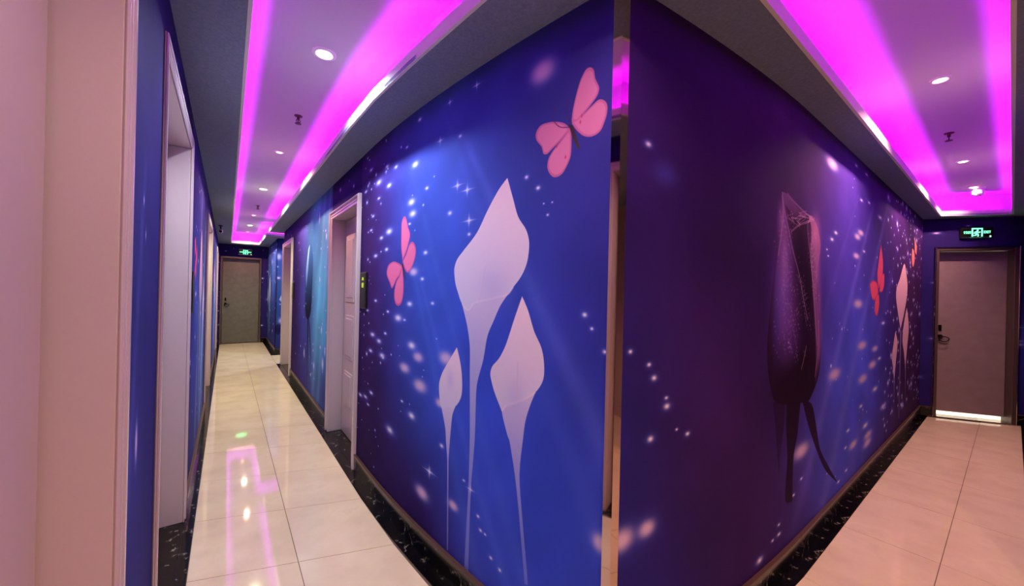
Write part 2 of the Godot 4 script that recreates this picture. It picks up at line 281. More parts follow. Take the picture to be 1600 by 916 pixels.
# ---------------------------------------------------------------- the printed murals
class Print:
	var im: Image
	var u0: float
	var u1: float
	var top: float
	var w: int
	var h: int

	func _init(from: float, to: float, height: float, width_px: int, height_px: int, base: Color, patches: Array, beams: Array, seed_: int) -> void:
		u0 = from; u1 = to; top = height; w = width_px; h = height_px
		var lw := w / 8
		var lh := h / 8
		im = Image.create(lw, lh, false, Image.FORMAT_RGBF)
		var n := FastNoiseLite.new()
		n.seed = seed_
		n.frequency = 0.9
		n.fractal_octaves = 3
		for y in lh:
			var v := top * (1.0 - (y + 0.5) / lh)
			for x in lw:
				var u := u0 + (u1 - u0) * (x + 0.5) / lw
				var c := base
				for p in patches:
					var dx: float = (u - p[0]) / p[2]
					var dy: float = (v - p[1]) / p[3]
					c = c.lerp(p[4], p[5] * exp(-dx * dx - dy * dy))
				for b in beams:
					var a := Vector2(b[0], b[1])
					var e := Vector2(b[2], b[3]) - a
					var q := Vector2(u, v) - a
					var t := q.dot(e) / e.length_squared()
					if t > -0.3 and t < 1.3:
						var d: float = absf(q.cross(e)) / e.length() / (b[4] * (0.5 + 0.5 * clampf(t, 0, 1)))
						c = c.lerp(b[6], b[5] * exp(-d * d) * clampf((t + 0.3) / 0.3, 0, 1) * clampf((1.3 - t) / 0.3, 0, 1))
				var k := 1.0 + 0.13 * n.get_noise_2d(u * 1.6 + v * 0.9, v * 1.2 - u * 0.5)
				im.set_pixel(x, y, Color(c.r * k, c.g * k, c.b * k))
		im.resize(w, h, Image.INTERPOLATE_CUBIC)

	func px(u: float, v: float) -> Vector2:
		return Vector2((u - u0) / (u1 - u0) * w, (1.0 - v / top) * h)

	func blend(x: int, y: int, c: Color, a: float) -> void:
		im.set_pixel(x, y, im.get_pixel(x, y).lerp(c, clampf(a, 0.0, 1.0)))

	# rounds an outline between its points; sharp tips stay sharp
	func smooth(f: Array, closed: bool) -> Array:
		var out := []
		var n := f.size() / 2
		for i in (n if closed else n - 1):
			var q := []
			for k in [-1, 0, 1, 2]:
				var j: int = posmod(i + k, n) if closed else clampi(i + k, 0, n - 1)
				q.append(Vector2(f[j * 2], f[j * 2 + 1]))
			var d: Vector2 = q[2] - q[1]
			var t := []
			for k in 2:
				var a: Vector2 = q[k + 1] - q[k]
				var b: Vector2 = q[k + 2] - q[k + 1]
				if a.length() < 1e-6 or b.length() < 1e-6:
					t.append(d)
				elif a.normalized().dot(b.normalized()) < 0.1:
					t.append(Vector2.ZERO)
				else:
					t.append((a.normalized() + b.normalized()).normalized() * minf(a.length(), b.length()))
			for k in 4:
				var x := k / 4.0
				var p: Vector2 = q[1] * (2 * x * x * x - 3 * x * x + 1) + t[0] * (x * x * x - 2 * x * x + x) + q[2] * (3 * x * x - 2 * x * x * x) + t[1] * (x * x * x - x * x)
				out.append(p.x); out.append(p.y)
		if not closed:
			out.append(f[n * 2 - 2]); out.append(f[n * 2 - 1])
		return out

	# a soft printed tone
	func tone(u: float, v: float, ru: float, rv: float, c: Color, a: float) -> void:
		var m := px(u, v)
		var rx := ru / (u1 - u0) * w
		var ry := rv / top * h
		for y in range(maxi(int(m.y - ry * 2.0), 0), mini(int(m.y + ry * 2.0), h - 1) + 1):
			for x in range(maxi(int(m.x - rx * 2.0), 0), mini(int(m.x + rx * 2.0), w - 1) + 1):
				var dx := (x + 0.5 - m.x) / rx
				var dy := (y + 0.5 - m.y) / ry
				blend(x, y, c, a * exp(-1.3 * (dx * dx + dy * dy)))

	# an inked outline, from one ink at the upper end to another at the lower, as opaque as a and b say
	func shape(flat_pts: Array, c0: Color, c1: Color, a: float, b: float) -> void:
		var p := PackedVector2Array()
		if flat_pts.size() > 8:
			flat_pts = smooth(flat_pts, true)
		for i in range(0, flat_pts.size(), 2):
			p.append(px(flat_pts[i], flat_pts[i + 1]))
		var lo := p[0]
		var hi := p[0]
		for q in p:
			lo = lo.min(q); hi = hi.max(q)
		var x0 := clampi(int(lo.x) - 1, 0, w - 1)
		var x1 := clampi(int(hi.x) + 1, 0, w - 1)
		for y in range(clampi(int(lo.y), 0, h - 1), clampi(int(hi.y) + 1, 0, h - 1) + 1):
			var cover := PackedFloat32Array()
			cover.resize(x1 - x0 + 2)
			for s in 3:
				var yy := y + (s + 0.5) / 3.0
				var xs := []
				for i in p.size():
					var q := p[i]
					var r := p[(i + 1) % p.size()]
					if (q.y <= yy) != (r.y <= yy):
						xs.append(q.x + (yy - q.y) / (r.y - q.y) * (r.x - q.x))
				xs.sort()
				for i in range(0, xs.size() - 1, 2):
					var from: float = xs[i]
					var to: float = xs[i + 1]
					for x in range(maxi(int(from), x0), mini(int(to), x1) + 1):
						cover[x - x0] += maxf(0.0, minf(to, x + 1.0) - maxf(from, float(x))) / 3.0
			var t := (y - lo.y) / maxf(hi.y - lo.y, 1.0)
			var ink := c0.lerp(c1, t)
			var alpha := lerpf(a, b, t)
			for x in range(x0, x1 + 1):
				if cover[x - x0] > 0.0:
					blend(x, y, ink, cover[x - x0] * alpha)

	# a printed line
	func line(pts: Array, wide: float, c: Color, a: float) -> void:
		if pts.size() > 4:
			pts = smooth(pts, false)
		for i in range(0, pts.size() - 2, 2):
			var p := Vector2(pts[i], pts[i + 1])
			var q := Vector2(pts[i + 2], pts[i + 3])
			var n := (q - p).orthogonal().normalized() * wide * 0.5
			shape([p.x + n.x, p.y + n.y, q.x + n.x, q.y + n.y, q.x - n.x, q.y - n.y, p.x - n.x, p.y - n.y], c, c, a, a)

	# a printed star: 0 dot, 1 with four points, 2 large and out of focus, 3 faint
	func star(u: float, v: float, ru: float, rv: float, kind: int, pink := 0.0) -> void:
		var c := px(u, v)
		var rx := maxf(ru / (u1 - u0) * w, 0.8)
		var ry := maxf(rv / top * h, 0.8)
		var reach := 2.2
		var halo := Color(0.36, 0.45, 0.95)
		var core := Color(0.93, 0.93, 1.0).lerp(Color(1.0, 0.8, 0.86), pink)
		for y in range(maxi(int(c.y - ry * reach), 0), mini(int(c.y + ry * reach) + 1, h - 1) + 1):
			for x in range(maxi(int(c.x - rx * reach), 0), mini(int(c.x + rx * reach) + 1, w - 1) + 1):
				var dx := (x + 0.5 - c.x) / rx
				var dy := (y + 0.5 - c.y) / ry
				var d2 := dx * dx + dy * dy
				if kind == 3:
					blend(x, y, halo, 0.3 * exp(-d2 * 1.2))
				elif kind == 2:
					blend(x, y, halo, 0.45 * exp(-d2 * 0.9))
					blend(x, y, core, 0.72 * exp(-pow(d2, 1.4) * 2.4))
				elif kind == 1:
					blend(x, y, halo, 0.5 * exp(-d2 * 1.3))
					blend(x, y, core, 0.95 * exp(-absf(dx * dy) * 22.0 - d2 * 0.9))
				else:
					blend(x, y, halo, 0.45 * exp(-d2 * 0.8))
					blend(x, y, core, 0.95 * exp(-d2 * 3.2))

	func scatter(r: RandomNumberGenerator, count: int, a: float, b: float, lo: float, hi: float, size: float) -> void:
		for i in count:
			var k := size * (0.4 + r.randf() * r.randf())
			star(r.randf_range(a, b), r.randf_range(lo, hi), k * 1.5, k, 1 if r.randf() < 0.25 else 0, 0.6 if r.randf() < 0.3 else 0.0)

	func butterfly(parts: Array, ink: Color, edge: Color) -> void:
		for i in mini(parts.size(), 4):
			var p: Array = parts[i]
			shape(p, edge, edge, 0.95, 0.95)
			var mid := Vector2.ZERO
			for j in range(0, p.size(), 2):
				mid += Vector2(p[j], p[j + 1]) * 2.0 / p.size()
			var inner := []
			for j in range(0, p.size(), 2):
				inner.append(lerpf(p[j], mid.x, 0.13)); inner.append(lerpf(p[j + 1], mid.y, 0.13))
			shape(inner, ink, ink, 0.8, 0.9)
		for i in range(4, parts.size()):
			shape(parts[i], Color(0.22, 0.16, 0.2), Color(0.3, 0.25, 0.22), 0.9, 0.9)

	func material() -> StandardMaterial3D:
		im.convert(Image.FORMAT_RGB8)
		var m := StandardMaterial3D.new()
		m.albedo_texture = ImageTexture.create_from_image(im)
		m.roughness = 0.72
		m.metallic_specular = 0.12
		return m

# ---------------------------------------------------------------- plan of the block at the inner corner
func block_left(s: float) -> float:
	return 0.82 + 0.19 * pow(maxf(2.8 - s, 0.0) / 2.0, 2.0)

func block_right(n: float) -> float:
	return 0.685 + 0.095 * pow(maxf(2.6 - n, 0.0) / 1.6, 2.0)

func path_a(s0: float, s1: float) -> Array:
	var out := []
	var k := maxi(1, int(ceil((s1 - s0) / 0.16))) if s0 < 2.8 else 1
	for i in k + 1:
		var s := lerpf(s0, s1, float(i) / k)
		out.append(Vector2(block_left(s), s))
	return out

func path_b(n0: float, n1: float) -> Array:
	var out := []
	var k := maxi(1, int(ceil((n1 - n0) / 0.2)))
	for i in k + 1:
		var n := lerpf(n0, n1, float(i) / k)
		out.append(Vector2(n, block_right(n)))
	return out

func spread(pts: Array, axis: int, from: float, to: float) -> Array:
	var us := []
	for p: Vector2 in pts:
		us.append((p[axis] - from) / (to - from))
	return us

func panel(parent: Node, pts: Array, side: float, axis: int, from: float, to: float, y0: float, y1: float, m: Material, called := "mural_panel") -> void:
	var st := new_st()
	ribbon(st, pts, side, -0.12, 0.0, y0, y1, spread(pts, axis, from, to))
	obj(called, st, m, parent)

func skirting(parent: Node, pts: Array, side: float) -> void:
	var st := new_st()
	ribbon(st, pts, side, 0.0, 0.015, 0.0, 0.115)
	obj("marble_board", st, M.black_marble, parent)
	st = new_st()
	ribbon(st, pts, side, 0.0, 0.018, 0.115, 0.124)
	obj("top_bead", st, M.bronze, parent)

# ---------------------------------------------------------------- doors; local x along the wall, y up, z out into the corridor
func frame_at(p: Vector2, x_dir: Vector2) -> Transform3D:
	var x := flat(x_dir.normalized(), 0)
	return Transform3D(Basis(x, Vector3.UP, x.cross(Vector3.UP)), flat(p, 0))

func room_door(index: int, label: String, xf: Transform3D, w: float, h: float, handle_left: bool, cw := 0.075, proud := 1.0, panelled := true) -> void:
	var d := structure("door_%d" % index, label, xf)
	for k in 3:
		var st := new_st()
		if k < 2:
			var x0 := cw * 0.5 if k == 0 else w - cw * 0.5
			var out := -1.0 if k == 0 else 1.0
			cbox(st, Vector3(x0, h * 0.5, 0.008 * proud), Vector3(cw, h, 0.022 * proud), 0.004)
			cbox(st, Vector3(x0 + out * (cw * 0.5 - 0.013), h * 0.5, 0.02 * proud), Vector3(0.024, h - 0.004, 0.022 * proud), 0.008)
			cbox(st, Vector3(x0 - out * 0.008, (h - cw) * 0.5 + 0.015, 0.018 * proud), Vector3(0.014, h - cw + 0.01, 0.012 * proud), 0.005)
		else:
			cbox(st, Vector3(w * 0.5, h - cw * 0.5, 0.0082 * proud), Vector3(w - 0.006, cw - 0.004, 0.022 * proud), 0.004)
			cbox(st, Vector3(w * 0.5, h - 0.013, 0.0203 * proud), Vector3(w - 0.004, 0.024, 0.022 * proud), 0.008)
			cbox(st, Vector3(w * 0.5, h - cw * 0.5 - 0.008, 0.0183 * proud), Vector3(w - cw, 0.014, 0.012 * proud), 0.005)
		obj("casing", st, M.door_white, d)
	for k in 3:
		var st := new_st()
		if k < 2:
			cbox(st, Vector3(cw - 0.009 if k == 0 else w - cw + 0.009, (h - cw) * 0.5 + 0.002, -0.072), Vector3(0.016, h - cw - 0.004, 0.142), 0.002)
		else:
			cbox(st, Vector3(w * 0.5, h - cw + 0.009, -0.072), Vector3(w - 2.0 * cw + 0.008, 0.016, 0.142), 0.002)
		obj("lining", st, M.door_white, d)
	var st := new_st()
	cbox(st, Vector3(w * 0.5, 0.0, -0.07), Vector3(w - 2.0 * cw, 0.008, 0.15), 0.001)
	obj("threshold", st, M.black_marble, d)
	var lw := w - 2.0 * cw - 0.022
	var lh := h - cw - 0.014
	st = new_st()
	cbox(st, Vector3(w * 0.5, lh * 0.5 + 0.008, -0.124), Vector3(lw, lh, 0.04), 0.003)
	var leaf := obj("leaf", st, M.door_white, d)
	for row in ([[0.14, 0.30], [0.36, 0.56], [0.62, 0.93]] if panelled else []):
		for side in [-1.0, 1.0]:
			st = new_st()
			var c := Vector3(w * 0.5 + side * lw * 0.22, lh * (row[0] + row[1]) * 0.5, -0.104)
			var sz := Vector3(lw * 0.33, lh * (row[1] - row[0]), 0.014)
			cbox(st, c, sz, 0.006)
			cbox(st, c + Vector3(0, 0, 0.006), sz * Vector3(0.78, 0.86, 1.0), 0.006)
			obj("raised_panel", st, M.door_white, leaf)
	st = new_st()
	var hx := w * 0.5 + (-1.0 if handle_left else 1.0) * lw * 0.44
	cbox(st, Vector3(hx, 1.0, -0.099), Vector3(0.045, 0.2, 0.01), 0.003)
	tube(st, [Vector3(hx, 1.03, -0.1), Vector3(hx, 1.03, -0.05)], 0.01)
	tube(st, [Vector3(hx, 1.03, -0.052), Vector3(hx + (0.1 if handle_left else -0.1), 1.03, -0.052)], 0.009)
	obj("handle", st, M.steel, leaf)

func end_door(index: int, label: String, xf: Transform3D, w: float, h: float, gap: float, m: Material) -> void:
	var d := structure("door_%d" % index, label, xf)
	var fw := 0.045
	for k in 3:
		var st := new_st()
		var edge := new_st()
		if k < 2:
			var x0 := fw * 0.5 if k == 0 else w - fw * 0.5
			cbox(st, Vector3(x0, h * 0.5, -0.06), Vector3(fw, h, 0.15), 0.004)
			cbox(edge, Vector3(0.006 if k == 0 else w - 0.006, h * 0.5, 0.02), Vector3(0.012, h, 0.014), 0.004)
		else:
			cbox(st, Vector3(w * 0.5, h - fw * 0.5, -0.06), Vector3(w - 2.0 * fw, fw, 0.15), 0.004)
			cbox(edge, Vector3(w * 0.5, h - 0.006, 0.02), Vector3(w - 0.02, 0.012, 0.0138), 0.004)
		var f := obj("frame", st, M.frame_grey, d)
		obj("polished_edge", edge, M.steel, f)
	var st := new_st()
	var lw := w - 2.0 * fw - 0.006
	cbox(st, Vector3(w * 0.5, (h - fw + gap) * 0.5, -0.102), Vector3(lw, h - fw - gap - 0.006, 0.04), 0.003)
	var leaf := obj("leaf", st, m, d)
	st = new_st()
	cbox(st, Vector3(w * 0.5, 0.004, -0.05), Vector3(w - 2.0 * fw, 0.016, 0.15), 0.004)
	obj("threshold", st, M.steel, d)
	st = new_st()
	var hx := fw + 0.065
	cbox(st, Vector3(hx, 1.09, -0.078), Vector3(0.03, 0.075, 0.012), 0.004)
	obj("keyhole_plate", st, M.dark_metal, leaf)
	st = new_st()
	lathe(st, [Vector2(0, 0.03), Vector2(0.018, 0.028), Vector2(0.026, 0.012), Vector2(0.026, 0.0)], 16, Vector3(hx, 0.985, -0.083), Basis(Vector3.RIGHT, Vector3.BACK, Vector3.DOWN))
	var ring := []
	for i in 21:
		var a := PI * 0.5 + TAU * i / 20.0
		ring.append(Vector3(hx + 0.025 + cos(a) * 0.048, 0.955 + sin(a) * 0.03, -0.052))
	tube(st, ring, 0.006, 6)
	obj("ring_handle", st, M.dark_metal, leaf)

# ---------------------------------------------------------------- fittings
func downlight(p: Vector2, y: float, r: float, colour: Color, energy: float, glow_e: float, label: String, group: String) -> void:
	var t := thing("downlight", label, "ceiling light", Transform3D(Basis.IDENTITY, flat(p, y)), group)
	var st := new_st()
	lathe(st, [Vector2(r * 0.8, 0.03), Vector2(r * 0.8, -0.004), Vector2(r * 0.9, -0.009), Vector2(r * 1.25, -0.006), Vector2(r * 1.3, 0.0)], 24)
	obj("trim_ring", st, M.white_plastic, t)
	st = new_st()
	lathe(st, [Vector2(r * 0.8, 0.0), Vector2(r * 0.7, -0.008), Vector2(r * 0.4, -0.012), Vector2(0.0, -0.013)], 24)
	obj("lamp_lens", st, glow(colour, glow_e), t)
	var l := SpotLight3D.new()
	l.name = "lamp_beam"
	t.add_child(l, true)
	l.position = Vector3(0, -0.024, 0)
	l.rotation_degrees.x = -90
	l.light_color = colour
	l.light_energy = energy
	l.light_size = r * 0.7
	l.spot_range = 14.0
	l.spot_angle = 70.0
	l.spot_angle_attenuation = 0.6
	l.spot_attenuation = 2.0
	l.shadow_enabled = true

func sprinkler(p: Vector2, y: float, label: String) -> void:
	var t := thing("sprinkler_head", label, "sprinkler", Transform3D(Basis.IDENTITY, flat(p, y)), "ceiling sprinklers")
	var st := new_st()
	lathe(st, [Vector2(0.028, 0.0), Vector2(0.026, -0.006), Vector2(0.01, -0.01), Vector2(0.009, -0.03)], 18)
	obj("escutcheon", st, M.brass, t)
	st = new_st()
	tube(st, [Vector3(0.008, -0.028, 0), Vector3(0.014, -0.04, 0), Vector3(0.004, -0.056, 0)], 0.003, 6)
	tube(st, [Vector3(-0.008, -0.028, 0), Vector3(-0.014, -0.04, 0), Vector3(-0.004, -0.056, 0)], 0.003, 6)
	tube(st, [Vector3(0, -0.03, 0), Vector3(0, -0.056, 0)], 0.004, 6)
	obj("frame_arms", st, M.brass, t)
	st = new_st()
	lathe(st, [Vector2(0.0, -0.055), Vector2(0.02, -0.056), Vector2(0.022, -0.06), Vector2(0.0, -0.061)], 16)
	obj("deflector", st, M.brass, t)

# strokes as [x0, y0, x1, y1] in a unit square
func strokes(st: SurfaceTool, list: Array, at: Vector3, w: float, h: float, thick: float) -> void:
	for q in list:
		var a := at + Vector3(q[0] * w, q[1] * h, 0)
		var b := at + Vector3(q[2] * w, q[3] * h, 0)
		var d := b - a
		cbox(st, (a + b) * 0.5, Vector3(d.length() + thick * 0.6, thick, 0.002), 0.0003, Basis(Vector3.BACK, atan2(d.y, d.x)))

func exit_sign(xf: Transform3D, label: String) -> void:
	var t := thing("exit_sign", label, "exit sign", xf, "emergency exit signs")
	var st := new_st()
	cbox(st, Vector3(0, 0, 0.015), Vector3(0.29, 0.135, 0.03), 0.006)
	obj("housing", st, M.black_plastic, t)
	st = new_st()
	cbox(st, Vector3(0, 0.064, 0.031), Vector3(0.27, 0.006, 0.006), 0.002)
	obj("rail", st, M.steel, t)
	st = new_st()
	cbox(st, Vector3(0, -0.064, 0.031), Vector3(0.28, 0.007, 0.008), 0.002)
	obj("rail", st, M.steel, t)
	st = new_st()
	cbox(st, Vector3(0.115, -0.05, 0.031), Vector3(0.014, 0.02, 0.004), 0.001)
	obj("indicator_light", st, M.sign_white, t)
	st = new_st()
	# doorway with a running figure
	for q in [[-0.042, 0.0, 0.013, 0.1], [0.042, 0.0, 0.013, 0.1], [0.0, 0.044, 0.084, 0.013]]:
		cbox(st, Vector3(q[0], q[1], 0.0315), Vector3(q[2], q[3], 0.003), 0.0005)
	obj("doorway_pictogram", st, M.sign_green, t)
	st = new_st()
	lathe(st, [Vector2(0, 0.003), Vector2(0.0085, 0.003), Vector2(0.0085, 0.0)], 14, Vector3(0.004, 0.026, 0.03), Basis(Vector3.RIGHT, Vector3.BACK, Vector3.DOWN))
	strokes(st, [[0.5, 0.72, 0.42, 0.4], [0.48, 0.66, 0.22, 0.6], [0.22, 0.6, 0.1, 0.42], [0.5, 0.68, 0.74, 0.52], [0.74, 0.52, 0.9, 0.6], [0.42, 0.4, 0.66, 0.24], [0.66, 0.24, 0.62, 0.02], [0.42, 0.4, 0.3, 0.18], [0.3, 0.18, 0.06, 0.14]], Vector3(-0.03, -0.05, 0.032), 0.06, 0.09, 0.011)
	obj("running_figure", st, M.sign_green, t)
	st = new_st()
	var glyphs := [
		[[0.5, 1, 0.5, 0.86], [0.08, 0.86, 0.92, 0.86], [0.08, 0.86, 0.08, 0.7], [0.92, 0.86, 0.92, 0.7], [0.05, 0.5, 0.95, 0.5], [0.45, 0.75, 0.25, 0.3], [0.25, 0.3, 0.85, 0.0], [0.72, 0.5, 0.15, 0.0]],
		[[0.5, 1, 0.05, 0.58], [0.5, 1, 0.95, 0.58], [0.25, 0.56, 0.75, 0.56], [0.28, 0.3, 0.72, 0.3], [0.06, 0.02, 0.94, 0.02], [0.5, 0.56, 0.5, 0.02]],
		[[0.5, 1, 0.5, 0.03], [0.16, 0.88, 0.16, 0.54], [0.16, 0.54, 0.84, 0.54], [0.84, 0.88, 0.84, 0.54], [0.06, 0.42, 0.06, 0.02], [0.06, 0.02, 0.94, 0.02], [0.94, 0.42, 0.94, 0.02]],
		[[0.12, 0.9, 0.88, 0.9], [0.12, 0.9, 0.12, 0.05], [0.88, 0.9, 0.88, 0.05], [0.12, 0.1, 0.88, 0.1]]]
	for i in 4:
		strokes(st, glyphs[i], Vector3(-0.118 + i * 0.0168, -0.014, 0.0315), 0.0138, 0.03, 0.0024)
	obj("sign_lettering", st, M.sign_green, t)
	var tm := TextMesh.new()
	var f := SystemFont.new()
	f.font_names = PackedStringArray(["Droid Sans"])
	f.font_weight = 700
	tm.font = f
	tm.text = "EXIT"
	tm.font_size = 32
	tm.pixel_size = 0.0011
	tm.depth = 0.002
	var e := MeshInstance3D.new()
	e.mesh = tm
	e.material_override = M.sign_green
	e.name = "sign_lettering"
	t.add_child(e, true)
	e.position = Vector3(0.086, 0.001, 0.0315)
	e.scale = Vector3(0.85, 1.15, 1)
	var l := AreaLight3D.new()
	l.name = "sign_light"
	t.add_child(l, true)
	l.position = Vector3(0, 0, 0.045)
	l.rotation_degrees.y = 180
	l.area_size = Vector2(0.22, 0.08)
	l.light_color = Color(0.1, 1.0, 0.5)
	l.light_energy = 0.012
	l.area_normalize_energy = true
	l.area_range = 12.0
	l.shadow_enabled = true

func room_plate(xf: Transform3D, label: String, lit := false) -> void:
	var t := thing("room_plate", label, "room sign", xf, "room plates beside the doors")
	var st := new_st()
	cbox(st, Vector3(0, 0, 0.007), Vector3(0.15, 0.27, 0.014), 0.004)
	obj("housing", st, M.black_plastic, t)
	st = new_st()
	cbox(st, Vector3(0, 0, 0.0145), Vector3(0.13, 0.25, 0.002), 0.0006)
	obj("face_plate", st, M.black_gloss, t)
	st = new_st()
	strokes(st, [[0.1, 0.95, 0.9, 0.95], [0.1, 0.6, 0.9, 0.6], [0.3, 0.95, 0.3, 0.3], [0.7, 0.95, 0.7, 0.3], [0.0, 0.3, 1.0, 0.3]], Vector3(-0.022, 0.07, 0.0155), 0.044, 0.024, 0.006)
	strokes(st, [[0.1, 0.95, 0.9, 0.95], [0.1, 0.95, 0.1, 0.05], [0.9, 0.95, 0.9, 0.05], [0.1, 0.5, 0.9, 0.5], [0.1, 0.05, 0.9, 0.05], [0.5, 0.95, 0.5, 0.05]], Vector3(-0.026, 0.022, 0.0155), 0.052, 0.032, 0.006)
	obj("sign_marks", st, M.sign_yellow if lit else M.mark_dull, t)

# ---------------------------------------------------------------- the scene
func _ready() -> void:
	rng.seed = 77
	camera_and_air()
	make_materials()
	floor_and_tiles()
	walls()
	ceiling_and_coves()
	doors()
	fittings()

func camera_and_air() -> void:
	var cam := Camera3D.new()
	cam.name = "camera"
	add_child(cam)
	cam.position = Vector3(0, 1.4, 0)
	cam.rotation_degrees = Vector3(0, -37.0, 1.32)
	cam.fov = 75.64
	cam.near = 0.02
	cam.current = true
	var env := Environment.new()
	env.background_mode = Environment.BG_COLOR
	env.background_color = Color(0, 0, 0)
	env.tonemap_mode = Environment.TONE_MAPPER_LINEAR
	env.tonemap_exposure = 1.0
	env.sdfgi_enabled = true
	env.ssao_enabled = true
	env.ssil_enabled = true
	var we := WorldEnvironment.new()
	we.name = "surroundings"
	we.environment = env
	add_child(we)

func make_materials() -> void:
	M.black_marble = triplanar(mat(Color.WHITE, 0.12), noise_tex(5, 512, 0.006, ramp([[0.0, Color(0.02, 0.021, 0.025)], [0.66, Color(0.03, 0.031, 0.036)], [0.79, Color(0.08, 0.08, 0.085)], [0.90, Color(0.5, 0.49, 0.46)], [1.0, Color(0.7, 0.68, 0.62)]]), FastNoiseLite.TYPE_SIMPLEX_SMOOTH, 4, true), 0.55)
	M.tile = triplanar(mat(Color.WHITE, 0.045, 0.0, 0.8), noise_tex(9, 512, 0.008, ramp([[0.0, Color(0.81, 0.765, 0.67)], [0.45, Color(0.85, 0.81, 0.71)], [0.7, Color(0.865, 0.83, 0.73)], [1.0, Color(0.82, 0.775, 0.68)]]), FastNoiseLite.TYPE_SIMPLEX_SMOOTH, 5), 1.7)
	M.grout = mat(Color(0.33, 0.29, 0.27), 0.8)
	M.bronze = mat(Color(0.33, 0.24, 0.22), 0.35, 0.3)
	M.door_white = mat(Color(0.76, 0.70, 0.72), 0.22)
	M.steel = mat(Color(0.78, 0.74, 0.70), 0.12, 1.0)
	M.mirror_steel = mat(Color(0.80, 0.72, 0.68), 0.04, 1.0)
	M.frame_grey = mat(Color(0.33, 0.28, 0.27), 0.4, 0.2)
	M.leaf_grey = triplanar(mat(Color.WHITE, 0.42), noise_tex(31, 256, 0.02, ramp([[0.0, Color(0.37, 0.37, 0.34)], [1.0, Color(0.42, 0.42, 0.39)]])), 0.8)
	M.leaf_brown = triplanar(mat(Color.WHITE, 0.42), noise_tex(32, 256, 0.02, ramp([[0.0, Color(0.52, 0.47, 0.48)], [1.0, Color(0.58, 0.53, 0.54)]])), 0.8)
	M.dark_metal = mat(Color(0.10, 0.08, 0.08), 0.35, 0.7)
	M.brass = mat(Color(0.35, 0.25, 0.25), 0.4, 0.6)
	M.white_plastic = mat(Color(0.9, 0.9, 0.9), 0.35)
	M.black_plastic = mat(Color(0.03, 0.03, 0.035), 0.4)
	M.black_gloss = mat(Color(0.02, 0.02, 0.025), 0.35, 0.0, 0.3)
	M.soffit = triplanar(mat(Color.WHITE, 0.75), noise_tex(14, 512, 0.09, ramp([[0.0, Color(0.41, 0.46, 0.57)], [1.0, Color(0.51, 0.56, 0.67)]]), FastNoiseLite.TYPE_VALUE, 3), 0.35)
	M.ceiling_white = mat(Color(0.74, 0.74, 0.76), 0.7)
	M.lip_white = mat(Color(0.88, 0.87, 0.88), 0.5)
	M.lobby_wall = mat(Color(0.62, 0.56, 0.60), 0.6)
	M.led = glow(Color(0.88, 0.0, 1.0), 6.0)
	M.sign_green = glow(Color(0.45, 1.0, 0.72), 2.2)
	M.sign_white = glow(Color(0.75, 1.0, 0.85), 1.2)
	M.sign_yellow = glow(Color(0.80, 0.90, 0.20), 0.4)
	M.mark_dull = mat(Color(0.35, 0.36, 0.30), 0.4)

# ---------------------------------------------------------------- floor
func tile_piece(parent: Node, quad_pts: Array) -> void:
	var p := PackedVector2Array(quad_pts)
	var g := Geometry2D.offset_polygon(p, -0.0015)
	if g.is_empty():
		return
	var st := new_st()
	prism(st, g[0], -0.008, 0.0)
	obj("tile", st, M.tile, parent)

func border(parent: Node, pts: Array, side: float, wide: float) -> void:
	var st := new_st()
	ribbon(st, pts, side, 0.0, wide - 0.0015, -0.008, 0.0)
	obj("marble_border", st, M.black_marble, parent)

func skewed(s: float, n: float) -> float:
	return s - 0.33 * (n - 0.315)

